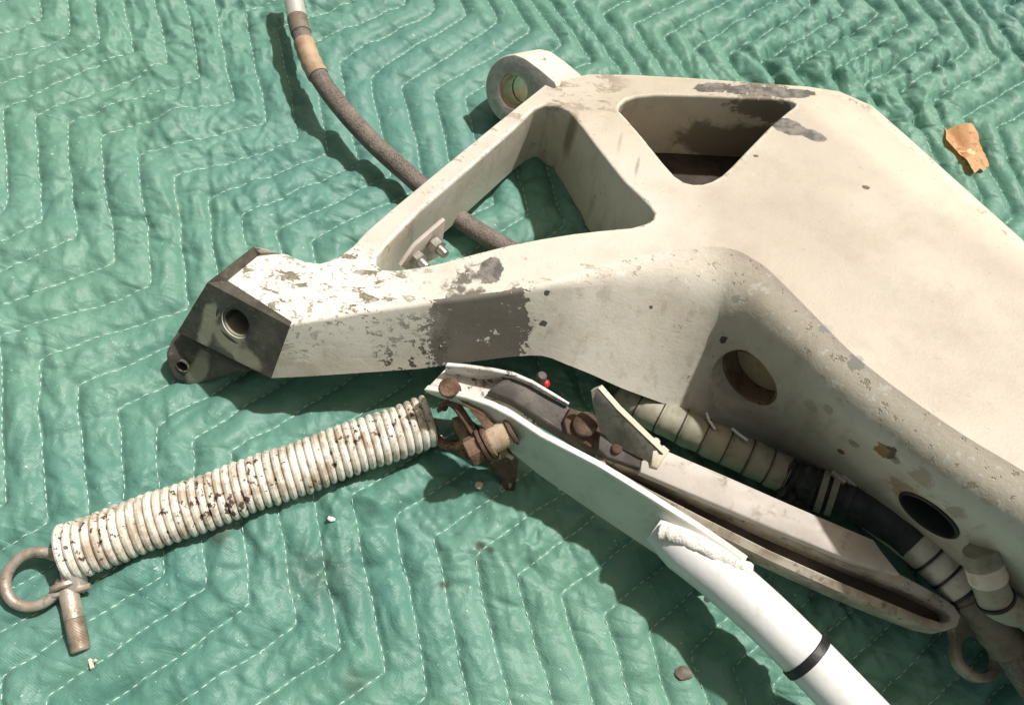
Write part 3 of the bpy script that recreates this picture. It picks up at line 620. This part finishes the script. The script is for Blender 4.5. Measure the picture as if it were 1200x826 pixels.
# ------------------------------------------------------------------ coil spring with a rusty end loop
A = at(76, 648, .036); B = at(508, 491, .052); ax = (B - A).normalized(); L = (B - A).length
spring = empty('coil_spring', 'white flaking tension coil spring with rusty end loops on the blanket', 'spring', A - Vector((0, 0, .036)))
u = ax.cross(Vector((0, 0, 1))).normalized(); v = u.cross(ax); RC, RW, NC = .0265, .0043, 45
def coil(b):
    N = NC * 26; path = []
    for i in range(N + 1):
        t = i / N; a = 6.28318 * NC * t
        jit = .0006 * math.sin(t * 61) + .0005 * math.sin(t * 143 + 1)
        path.append(A + ax * (L * t) + (u * math.cos(a) + v * math.sin(a)) * (RC + jit * .6) + u * .0008 * math.sin(t * 23))
    sweep(b, path, RW, 9)
part('coil', coil, M['spring'], spring)
def loop_l(b):                                             # left end loop
    c = at(40, 678, .030); r1 = (at(70, 672, .03) - c).length; X = (at(72, 660, .034) - c).normalized(); Y = Vector((0, 0, 1)).cross(X); Y = (Y * .93 + Vector((0, 0, .2))).normalized()
    pts = [at(100, 668, .018), at(88, 668, .030), at(78, 657, .040)]
    pts += [c + X * (math.cos(a) * .0285) + Y * (math.sin(a) * .0265) for a in [R(38 + 288 * k / 16) for k in range(17)]]
    sweep(b, catmull(pts, 5), lambda i, t: .0056, 12)
part('end_loop', loop_l, M['old_steel'], spring)
def loop_r(b):
    pts = [at(505, 492, .060), at(512, 513, .050), at(522, 521, .060), at(538, 522, .072), at(548, 512, .088), at(545, 492, .100), at(535, 476, .104), at(524, 470, .098), at(519, 478, .088)]
    sweep(b, catmull(pts, 6), .0052, 10)
part('end_loop', loop_r, M['rust'], spring)

# ------------------------------------------------------------------ eye bolt hooked on the loop
bolt = empty('eye_bolt', 'worn steel threaded eye bolt hooked through the loop at the left spring end', 'bolt', at(95, 765, .0))
s0, s1 = at(79, 688, .026), at(95, 763, .020); bd = (s1 - s0).normalized(); bl = (s1 - s0).length
def shank(b):
    pr = [(0, .0098), (bl * .5, .0098)]; n = 22
    for k in range(n):
        h = bl * .5 + bl * .48 * k / n; d = bl * .48 / n; pr += [(h + d * .1, .0091), (h + d * .5, .0100), (h + d * .9, .0091)]
    pr += [(bl * .99, .0088), (bl, .0074)]
    lathe(b, s0, bd, pr, 24)
part('shank', shank, M['old_steel'], bolt)
part('collar', lambda b: lathe(b, s0 - bd * .005, bd, [(0, .0145), (.0012, .0165), (.005, .0168), (.0065, .015)], 28), M['old_steel'], bolt)
def eye(b):
    e = [at(66, 656, .052), at(73, 650, .056), at(82, 655, .056), at(88, 668, .048), at(91, 684, .038), at(86, 692, .034), at(74, 692, .034), at(70, 676, .044)]
    plate(b, e, (.004, .002, -.024), .002)
part('eye', eye, M['cap_metal'], bolt)
def pin(b): sweep(b, [at(62, 697, .03), at(98, 688, .03), at(106, 686, .03)], .0034, 8)
part('cotter_pin', pin, M['old_steel'], bolt)

# ------------------------------------------------------------------ white strut: channel end, tube, weld and band
strut = empty('white_strut', 'glossy white painted strut tube with a black band and lumpy weld below the casting', 'strut', at(760, 640, .05))
near_e = [(497, 457, .128), (520, 461, .131), (546, 467, .133), (573, 476, .134), (600, 490, .134), (633, 512, .133), (700, 547, .132), (760, 584, .131), (785, 600, .130), (812, 617, .127), (842, 637, .121), (872, 658, .112)]
foot = [(505, 462, .118), (530, 471, .116), (556, 481, .112), (578, 496, .104), (600, 530, .074), (633, 557, .052), (700, 603, .048), (745, 633, .056), (774, 652, .064), (806, 674, .074), (838, 672, .098), (866, 672, .104)]
def bar(b):
    th = Vector((.35, .80, 0)).normalized() * .0075
    A_, B_ = [at(*p) for p in near_e], [at(*p) for p in foot]; n = len(A_); rows = []
    for a, c in zip(A_, B_):
        m = a.lerp(c, .06)
        rows.append([b.verts.new(q) for q in (a + th * 1.0, a + th * .85 + Vector((0, 0, .0012)), a + th * .15 + Vector((0, 0, .0012)), a, m, c, c + th)])
    for r0, r1 in zip(rows, rows[1:]):
        for k in range(7): b.faces.new((r0[k], r0[(k + 1) % 7], r1[(k + 1) % 7], r1[k]))
    b.faces.new(rows[0]); b.faces.new(rows[-1][::-1])
bar_o = part('side_plate', bar, [M['bar_paint']], strut, angle=30)
far_e = [(522, 429, .134), (545, 431, .136), (575, 435, .138), (600, 440, .138), (622, 449, .137), (645, 462, .135), (666, 474, .132)]
def flange(b):
    th = Vector((.25, .9, 0)).normalized() * .0050; rows = []
    for k, p in enumerate(far_e):
        a = at(*p); c = a + Vector((0, 0, -.052)) ; th_ = th * (1 - .5 * (k / (len(far_e) - 1)) ** 3)
        rows.append([b.verts.new(q) for q in (a, a + Vector((0, 0, .001)) + th_ * .2, a + Vector((0, 0, .001)) + th_ * .8, a + th_, c + th_, c)])
    for r0, r1 in zip(rows, rows[1:]):
        for k in range(6): b.faces.new((r0[k], r0[(k + 1) % 6], r1[(k + 1) % 6], r1[k]))
    b.faces.new(rows[0]); b.faces.new(rows[-1][::-1])
M['web'] = mat_metal('web', (.55, .52, .47), (.80, .79, .77), .4, 0, 60, (.14, .11, .08), .95, (.10, .08, .06), .60)
part('far_plate', flange, M['web'], strut, angle=30)
part('web', lambda b: plate(b, [at(499, 456, .116), at(523, 431, .112), at(560, 436, .112), at(604, 446, .112), at(640, 466, .112), at(640, 500, .105), at(600, 484, .112), at(560, 470, .114)], (0, 0, -.010), .001), M['web'], strut)
TR = .0268
tp = catmull([at(768, 616, .098), at(800, 640, .099), at(842, 673, .100), at(893, 718, .100), at(945, 769, .100), at(1000, 826, .100), at(1060, 888, .100)], 10)
part('tube', lambda b: sweep(b, tp, lambda i, t: TR * min(1.0, .66 + .34 * min(1, t / .17) ** .8), 32), M['white_gloss'], strut, angle=50)
band_c = tp[40]; td = (tp[41] - tp[39]).normalized()
part('band', lambda b: lathe(b, band_c, td, [(-.005, TR), (-.005, TR + .0012), (-.0044, TR + .0018), (.0044, TR + .0018), (.005, TR + .0012), (.005, TR)], 40), M['black'], strut)
def weld(b):
    path = catmull([at(772, 623, .117), at(786, 626, .121), at(808, 634, .123), at(832, 646, .123), at(853, 657, .122), at(866, 662, .121), at(876, 667, .116)], 8)
    rr = random.Random(3); rad = [.0080 - .0025 * k / len(path) + .0005 * math.sin(k * 1.1) + .0007 * rr.random() for k in range(len(path))]
    sweep(b, path, lambda i, t: rad[i] * (1.25 if t > .9 else 1.0), 14)
    for v_ in b.verts: v_.co += Vector((rr.uniform(-1, 1), rr.uniform(-1, 1), rr.uniform(-1, 1))) * .0007
    roughen(b, .0025, 90)
part('weld_bead', weld, M['weld'], strut, angle=80)
part('grease_fitting', lambda b: lathe(b, at(833, 699, .070), (-.6, -.6, -.1), [(0, .0035), (.006, .0035), (.008, .002)], 10), M['cap_metal'], strut)
part('backing_plate', lambda b: plate(b, [at(806, 630, .085), at(866, 622, .085), at(876, 645, .08), at(880, 668, .08), at(850, 672, .08)], (0, 0, -.02), .001), M['rust_dark'], strut)

# ------------------------------------------------------------------ slotted rail with its dark plate, fin and rivets
rail = empty('slotted_rail', 'long slotted grey metal rail with an upright fin between strut and casting', 'rail', at(900, 620, .06))
dp = [(572, 458, 0.125), (580, 450, 0.128), (592, 443, 0.131), (606, 441, 0.132), (622, 446, 0.131), (640, 458, 0.129), (665, 475, 0.126), (692, 494, 0.122), (712, 510, 0.13), (704, 530, 0.124), (690, 527, 0.114), (664, 510, 0.118), (640, 496, 0.121), (618, 481, 0.123), (600, 470, 0.124), (585, 464, 0.124)]
part('arched_plate', lambda b: plate(b, [at(*p) for p in dp], (0, 0, -.022), .003), M['dark_plate'], rail)
part('step_plate', lambda b: plate(b, [at(668, 477, 0.13), at(690, 485, 0.128), at(722, 507, 0.136), at(712, 532, 0.129), at(697, 528, 0.119), at(664, 507, 0.125), at(660, 492, 0.127)], (0, 0, -.012), .002), M['rust_dark'], rail)
part('base_plate', lambda b: plate(b, [at(703, 508, 0.137), at(735, 506, 0.139), at(778, 524, 0.138), at(786, 540, 0.134), at(760, 552, 0.13), at(712, 536, 0.129), at(701, 526, 0.132)], (0, 0, -.016), .002), M['dark_plate'], rail)
fin = [at(692, 458, 0.172), at(700, 455, 0.175), at(722, 480, 0.174), at(776, 532, 0.144), at(768, 546, 0.134), at(716, 520, 0.134), at(701, 502, 0.14), at(694, 474, 0.156)]
fino = part('fin', lambda b: plate(b, fin, Vector((.55, .80, .15)).normalized() * .0065, .0012), M['fin'], rail)
fe = [fin[0], fin[1], fin[2], fin[3]]
M['fin_edge'] = mat_metal('fin_edge', (.62, .55, .42), (.74, .68, .54), .5, 0, 80, (.35, .27, .16), .5)
def fin_edge(b):
    d = Vector((.55, .80, .15)).normalized() * .0065; nv = Vector((.5, -.35, .8)).normalized() * .0012; q = [fin[1], fin[2], fin[3]]
    r = [[b.verts.new(p_ + o_) for o_ in (d * .05 + nv * .4, d * .1 + nv, d * .9 + nv, d * .95 + nv * .4, d * .5 - nv)] for p_ in q]
    for a_, c_ in zip(r, r[1:]):
        for k in range(5): b.faces.new((a_[k], a_[(k + 1) % 5], c_[(k + 1) % 5], c_[k]))
    b.faces.new(r[0]); b.faces.new(r[-1][::-1])
part('fin_edge', fin_edge, M['fin_edge'], fino)
for (px, py, z, r, m) in ((686, 497, 0.132, .0135, 'rust_dark'), (723, 525, 0.135, .0058, 'rust_dark'), (768, 518, 0.139, .0052, 'old_steel')):
    part('rivet', lambda b: lathe(b, at(px, py, z), (-.08, -.12, 1), [(-.006, r), (r * .12, r), (r * .24, r * .88), (r * .30, r * .5), (r * .32, .0001)], 20), M[m], rail)
part('stop_block', lambda b: plate(b, [at(765, 528, 0.146), at(778, 521, 0.148), at(785, 527, 0.146), at(771, 549, 0.136), at(763, 546, 0.137)], (0, 0, -.018), .002), M['fin_edge'], rail)
fl = [(768, 528, 0.138), (782, 528, 0.139), (850, 557, 0.137), (925, 590, 0.134), (1000, 622, 0.13), (1024, 632, 0.129), (1033, 645, 0.128), (1055, 673, 0.123), (1000, 658, 0.124), (900, 617, 0.127), (820, 583, 0.13), (750, 553, 0.131), (752, 540, 0.134)]
part('flange', lambda b: plate(b, [at(*p) for p in fl], (0, 0, -.012), .0018), M['worn_grey'], rail)
so = [(700, 531, 0.112), (712, 531, 0.126), (760, 550, 0.126), (900, 612, 0.122), (1000, 653, 0.118), (1060, 676, 0.114), (1100, 698, 0.11), (1118, 710, 0.108), (1125, 722, 0.106), (1121, 732, 0.103), (1108, 737, 0.1), (1088, 733, 0.098), (1040, 715, 0.098), (980, 690, 0.1), (900, 654, 0.102), (820, 614, 0.106), (760, 580, 0.112), (715, 551, 0.117), (702, 541, 0.12)]
si = [(708, 538, 0.122), (720, 540, 0.122), (760, 557, 0.121), (900, 620, 0.117), (1000, 663, 0.113), (1060, 687, 0.109), (1096, 704, 0.106), (1112, 714, 0.104), (1117, 722, 0.103), (1114, 729, 0.101), (1104, 731, 0.1), (1080, 723, 0.099), (1040, 706, 0.101), (980, 681, 0.104), (900, 645, 0.107), (820, 605, 0.111), (760, 574, 0.115), (720, 551, 0.119), (709, 544, 0.121)]
def slot_loop(pp, hole):
    P = [at(*p) for p in pp]; N = loop_normals(P); out = []
    for p_, n_ in zip(P, N):
        n_ = -n_ if hole else n_; r = .0015; dd = Vector((0, 0, -.030)); out.append([p_ - n_ * r * 0, p_ + n_ * r * .7 + Vector((0, 0, -r * .3)), p_ + n_ * r + Vector((0, 0, -r)), p_ + n_ * r + dd * .95, p_ + dd])
    return out
bm = loops_solid([slot_loop(so, False), slot_loop(si, True)])
part_s = finish('slotted_bar', bm, M['lip'], rail, angle=40)
gp = [at(p[0], p[1], p[2] - .020) for p in si]; gN = loop_normals(gp); gp = [p_ + n_ * .003 for p_, n_ in zip(gp, gN)]
part('slot_floor', lambda b: plate(b, gp, (0, 0, -.004), .0005), M['groove'], rail)
# eye at the far end of the rail
ey = at(1147, 766, .060); ex = (at(1172, 776, .060) - at(1124, 756, .060)).normalized(); eyv = Vector((0, 0, 1)).cross(ex)
def eye_loop(r, hole, ext=0):
    out = []
    for k in range(32):
        a = 6.28318 * k / 32; d = ex * math.cos(a) + eyv * math.sin(a); p_ = ey + d * r
        if not hole and math.sin(a) > .25: p_ = p_ + (at(1118, 716, .080) - ey) * (.92 * (math.sin(a) - .25) / .75)
        s = -1 if hole else 1; out.append([p_, p_ + d * s * .001 + Vector((0, 0, -.0006)), p_ + d * s * .0013 + Vector((0, 0, -.002)), p_ + d * s * .0013 + Vector((0, 0, -.012)), p_ + Vector((0, 0, -.014))])
    return out
finish('end_eye', loops_solid([eye_loop(.0275, False), eye_loop(.0205, True)]), M['lip'], rail, angle=40)

# ------------------------------------------------------------------ rusty pivot joining spring and strut
pivot = empty('pivot_bolt', 'rusty pivot bolt with cream sleeve and nut joining spring and white strut', 'bolt', at(570, 530, .03))
p0, p1 = at(548, 531, .094), at(606, 500, .113); pd = (p1 - p0).normalized(); pl = (p1 - p0).length
part('nut', lambda b: lathe(b, p0, pd, [(0, .012), (.002, .0165), (.015, .0165), (.017, .0155)], 6), M['rust'], pivot, smooth=False)
part('bolt_end', lambda b: lathe(b, p0 - pd * .006, pd, [(0, .006), (.002, .0085), (.02, .0085)], 16), M['rust'], pivot)
part('washer', lambda b: lathe(b, p0 + pd * .0175, pd, [(0, .0185), (.0035, .0185), (.0035, .008)], 28), M['rust_dark'], pivot)
part('collar', lambda b: lathe(b, p0 + pd * .0225, pd, [(0, .0165), (.002, .0178), (.005, .0178), (.006, .016)], 28), M['rust'], pivot)
part('sleeve', lambda b: lathe(b, p0 + pd * .028, pd, [(0, .0140), (.0015, .0150), (.022, .0150), (.023, .0140)], 32), M['cream_sleeve'], pivot)
part('washer', lambda b: lathe(b, p0 + pd * .0515, pd, [(0, .0175), (.003, .0175), (.004, .014)], 28), M['rust_dark'], pivot)
def strap(pts, w):
    def f(b):
        P = catmull([at(*p) for p in pts], 5); rows = []
        for i, p_ in enumerate(P):
            t = (P[min(i + 1, len(P) - 1)] - P[max(i - 1, 0)]).normalized(); s = t.cross(pd).normalized(); j = .0008 * math.sin(i * 2.3)
            rows.append([b.verts.new(q) for q in (p_ + pd * (w / 2) + s * j, p_ - pd * (w / 2) + s * j, p_ - pd * (w / 2) + s * .005, p_ + pd * (w / 2) + s * .005)])
        for r0, r1 in zip(rows, rows[1:]):
            for k in range(4): b.faces.new((r0[k], r0[(k + 1) % 4], r1[(k + 1) % 4], r1[k]))
        b.faces.new(rows[0]); b.faces.new(rows[-1][::-1])
    return f
part('shackle', strap([(523, 472, .116), (532, 464, .123), (544, 466, .124), (556, 478, .120), (572, 498, .112), (586, 516, .102), (588, 530, .090), (578, 536, .082)], .010), M['rust'], pivot)
part('shackle', strap([(517, 482, .100), (523, 474, .110), (534, 474, .112), (545, 488, .106), (556, 506, .098), (562, 522, .09)], .008), M['rust_dark'], pivot)
part('filler_block', lambda b: plate(b, [at(530, 488, .098), at(545, 484, .104), at(562, 498, .104), at(572, 514, .098), at(556, 524, .09), at(540, 512, .09)], (0, 0, -.03), .004), M['rust'], pivot)
part('lug_plate', lambda b: plate(b, [at(524, 522, .070), at(548, 520, .080), at(596, 530, .075), at(606, 546, .060), at(602, 580, .020), at(594, 578, .02), at(575, 548, .045), at(540, 534, .06)], (0, .01, -.008), .0015), M['rust_dark'], pivot)
part('bolt_head', lambda b: lathe(b, at(527, 455, .130), (-.2, -.3, 1), [(-.012, .0105), (.004, .0115), (.007, .0095), (.008, .0001)], 14), M['rust'], pivot)
part('lock_wire', lambda b: sweep(b, catmull([at(598, 565, .035), at(597, 574, .022), at(590, 577, .018), at(586, 572, .022), at(592, 568, .025), at(602, 575, .017), at(615, 577, .016), at(622, 574, .018)], 6), .0022, 8), M['old_steel'], pivot)
part('pin', lambda b: sweep(b, [at(574, 520, .085), at(601, 537, .078)], .0024, 8), M['cream_sleeve'], pivot)
# red-tipped bolt behind the strut
rb = empty('red_tipped_bolt', 'small grey bolt with a red paint mark behind the dark arched plate', 'bolt', at(632, 452, .08))
rc = at(632, 446, .110)
part('shank', lambda b: lathe(b, rc, (.15, .25, 1), [(-.04, .0065), (.008, .0065), (.011, .0050), (.012, .0001)], 18), M['dark_plate'], rb)
part('paint_mark', lambda b: lathe(b, at(641, 450, .112), (.9, -.3, .5), [(-.004, .0045), (.0, .0048), (.002, .003), (.0025, .0001)], 12), M['red'], rb)

# ------------------------------------------------------------------ hoses
h1 = empty('braided_hose', 'dark braided hose with tan sleeve and metal end passing under the casting arm', 'hose', at(450, 190, .03))
hp = [(338, -26, .075), (345, 5, .075), (353, 40, .073), (369, 82, .070), (398, 124, .064), (438, 168, .055), (480, 206, .046), (530, 250, .036), (575, 280, .028), (620, 305, .022), (680, 335, .020), (740, 365, .020)]
full = catmull([at(*p) for p in hp], 12)
part('hose', lambda b: sweep(b, full[16:], .0128, 16), M['braid'], h1)
part('end_fitting', lambda b: sweep(b, full[0:19], lambda i, t: .0135 if i > 10 else .0115, 20), M['cap_metal'], h1)
part('sleeve', lambda b: sweep(b, full[27:39], lambda i, t: .0142 + .0006 * math.sin(i * 2), 18), M['tan_tape'], h1)
part('crimp', lambda b: sweep(b, full[18:25], .0139, 18), M['sleeve_brown'], h1)

h2 = empty('wrapped_hose', 'pale tape wrapped hose with clamps and black rubber boot beside the casting flank', 'hose', at(900, 560, .03))
hp = [(700, 440, .045), (742, 470, .048), (785, 493, .052), (830, 514, .056), (875, 535, .060), (916, 554, .064), (950, 570, .072), (985, 582, .082), (1020, 597, .092), (1052, 618, .100), (1076, 638, .104), (1108, 668, .106), (1140, 698, .108), (1168, 734, .104), (1197, 776, .098), (1235, 835, .09)]
full = catmull([at(*p) for p in hp], 14)
def wrapped(i0, i1, r, turns, lip):
    def f(b): sweep(b, full[i0:i1], lambda i, t: r + lip * (((t * turns) % 1.0)), 24)
    return f
for k in range(8):                                         # each overlapping turn of tape
    a = 8 + k * 8; part('tape_turn', lambda b: sweep(b, full[a:a + 10], lambda i, t: .0190 + .0032 * min(1, t * 6) - .0012 * t + .0004 * math.sin(k * 2.1), 24) and roughen(b, .0012, 45, k), M['wrap'], h2)
for k in range(9):
    a = 8 + k * 8; part('tape_seam', lambda b: sweep(b, [full[a], full[a].lerp(full[a + 1], .45)], .0226, 28), M['groove'], h2)
part('rubber_sleeve', lambda b: sweep(b, full[70:88], lambda i, t: .0205 + .0025 * math.sin(i * 1.3), 20) and roughen(b, .006, 50, 3), M['rubber'], h2)
for i0, m in ((88, 'wrap'), (93, 'wrap'), (100, 'rubber')):
    cl = part('clamp', lambda b: sweep(b, full[i0:i0 + 4], .0255, 28), M[m], h2)
    c = full[i0 + 2]; part('screw', lambda b: lathe(b, c + Vector((.006, .012, .024)), (.8, -.5, .1), [(-.009, .0055), (.009, .0055)], 10), M['old_steel'], cl)
part('neck', lambda b: sweep(b, full[86:106], .0215, 20), M['rubber'], h2)
part('rubber_boot', lambda b: sweep(b, full[101:140], lambda i, t: .0228 - .002 * t + (.003 if i < 3 else 0), 24) and roughen(b, .002, 60, 5), M['rubber'], h2)
for k, (a, e) in enumerate(((138, 147), (147, 156), (156, 165), (165, 172))):
    part('tape_turn', lambda b: sweep(b, full[a:e + 1], lambda i, t: .0200 + .0022 * min(1, t * 6) - .0008 * t, 24), M['wrap_pale' if k < 3 else 'sleeve_brown'], h2)
for i0 in (146, 155, 164):
    part('cable_tie', lambda b: sweep(b, full[i0:i0 + 2], .0232, 28), M['black'], h2)
part('brown_sleeve', lambda b: sweep(b, full[168:192], lambda i, t: .0228 + .0010 * math.sin(i * .9), 24) and roughen(b, .003, 50, 8), M['sleeve_brown'], h2)
part('hose_end', lambda b: sweep(b, full[188:], .0195, 20), M['braid'], h2)

for (a_, c_) in (((828, 484, .075), (838, 503, .080)), ((858, 502, .080), (876, 516, .086))):
    part('tie_tail', lambda b: sweep(b, [at(*a_), at((a_[0] + c_[0]) / 2 - 2, (a_[1] + c_[1]) / 2 - 1, a_[2] + .004), at(*c_)], .0016, 6), M['white_gloss'], h2)
part('loose_wrap', lambda b: sweep(b, catmull([at(915, 572, .07), at(928, 585, .066), at(940, 594, .06), at(952, 592, .058), at(960, 584, .06)], 6), lambda i, t: .008 + .003 * math.sin(i * 1.7), 10) and roughen(b, .005, 70, 2), M['rubber'], h2)
pp = empty('white_pipe', 'white bent pipe end with a dark tie behind the wrapped hose at the right edge', 'pipe', at(1180, 700, .04))
hp = [(1146, 628, .075), (1158, 650, .088), (1176, 676, .098), (1200, 706, .100), (1232, 748, .098), (1270, 800, .09)]
def off_flank(px, py, d):
    h_, n_ = on_body(px, py); return h_ + n_ * d
full3 = catmull([off_flank(1152, 640, .004), off_flank(1168, 662, .016), off_flank(1186, 688, .022), at(1212, 724, off_flank(1195, 706, .022).z), at(1250, 775, off_flank(1195, 706, .03).z - .005), at(1300, 840, .05)], 10)
part('pipe', lambda b: sweep(b, full3, .0165, 24) and roughen(b, .002, 50, 4), M['wrap'], pp)
part('elbow_cap', lambda b: lathe(b, full3[8], (full3[12] - full3[8]), [(-.010, .0155), (-.006, .0180), (.008, .0182), (.010, .0165)], 28), M['wrap_pale'], pp)
part('cable_tie', lambda b: sweep(b, full3[17:19], .0186, 28), M['black'], pp)

# ------------------------------------------------------------------ leaf and litter
def leaf_fill(b):
    o = [(1100, 157), (1112, 154), (1128, 156), (1136, 166), (1141, 174), (1148, 176), (1152, 179), (1157, 187), (1159, 194), (1154, 198), (1150, 205), (1143, 204), (1138, 207), (1134, 210), (1126, 203), (1118, 192), (1110, 184), (1101, 179)]
    rr = random.Random(11); o2 = []
    for k in range(len(o)):
        (x0, y0), (x1, y1) = o[k], o[(k + 1) % len(o)]; j = 1.6 if 3 < k < 15 else .5
        for t in (0, .33, .66): o2.append((x0 + (x1 - x0) * t + rr.uniform(-j, j), y0 + (y1 - y0) * t + rr.uniform(-j, j)))
    P = [at(x, y, .018) for x, y in o2]; c = sum(P, Vector()) / len(P)
    def z(p): d = p - c; g = ground(p.x, p.y); return g + .003 + .007 * (abs(d.x * .6 + d.y * .8) / .03) ** 1.5 + .0004 * math.sin((d.x * .8 - d.y * .6) * 700) + .001 * math.sin(d.x * 90 + 1)
    V = []
    for s in (1.0, .72, .42, .15):
        V.append([])
        for p in P:
            q_ = c + (p - c) * s; V[-1].append(b.verts.new((q_.x, q_.y, z(q_))))
    for a_, d_ in zip(V, V[1:]):
        for k in range(len(P)): b.faces.new((a_[k], a_[(k + 1) % len(P)], d_[(k + 1) % len(P)], d_[k]))
    b.faces.new(V[-1])
    r = bmesh.ops.solidify(b, geom=b.faces[:], thickness=.0006)
n = NT('dry_leaf'); c_ = n.mix(n.step(n.noise(60, 5, .7), .35, .7), (.95, .62, .34), (.85, .50, .25)); c_ = n.mix(n.step(n.noise(130, 4, .7, off=3), .62, .66), c_, (.38, .20, .08)); n.bump(n.noise(90, 4), .001)
M['leaf'] = n.set(c_, .6)
lf = part('dry_leaf', leaf_fill, M['leaf'], None, angle=60); tag(lf, 'torn dry orange leaf lying on the blanket at the upper right', 'leaf')
def litter(name, label, cat, px, py, size, mat, flat=.5, seed=1, asp=1.0):
    g = at(px, py, .012); g.z = ground(g.x, g.y); b = bmesh.new(); bmesh.ops.create_icosphere(b, subdivisions=2, radius=1); rr = random.Random(seed)
    for v_ in b.verts:
        k = 1 + rr.uniform(-.22, .22); v_.co = Vector((v_.co.x * size * asp * k, v_.co.y * size * k, v_.co.z * size * flat * k)) + Vector((g.x, g.y, g.z + size * flat * .8))
    tag(finish(name, b, mat, None, angle=50), label, cat)
litter('paint_flake', 'tiny yellow paint flake on the blanket below the rusty pivot', 'flake', 560, 572, .0048, M['fin_edge'], .5, 2)
litter('dirt_clump', 'dark oval dirt clump on the blanket left of the strut shadow', 'dirt', 798, 790, .0075, M['sleeve_brown'], .35, 3, 1.15)
litter('white_crumb', 'small white crumb on the blanket just right of the spring middle', 'crumb', 389, 611, .0028, M['white_gloss'], .5, 4, 1.6)
chip = part('wood_splinter', lambda b: (sweep(b, [at(104, 769, .012), at(106, 775, .014), at(108, 783, .016)], .0022, 6), sweep(b, [at(108, 776, .014), at(112, 773, .018)], .0015, 6)), M['wrap_pale'], None); tag(chip, 'pale wood splinter at the tip of the eye bolt', 'splinter')
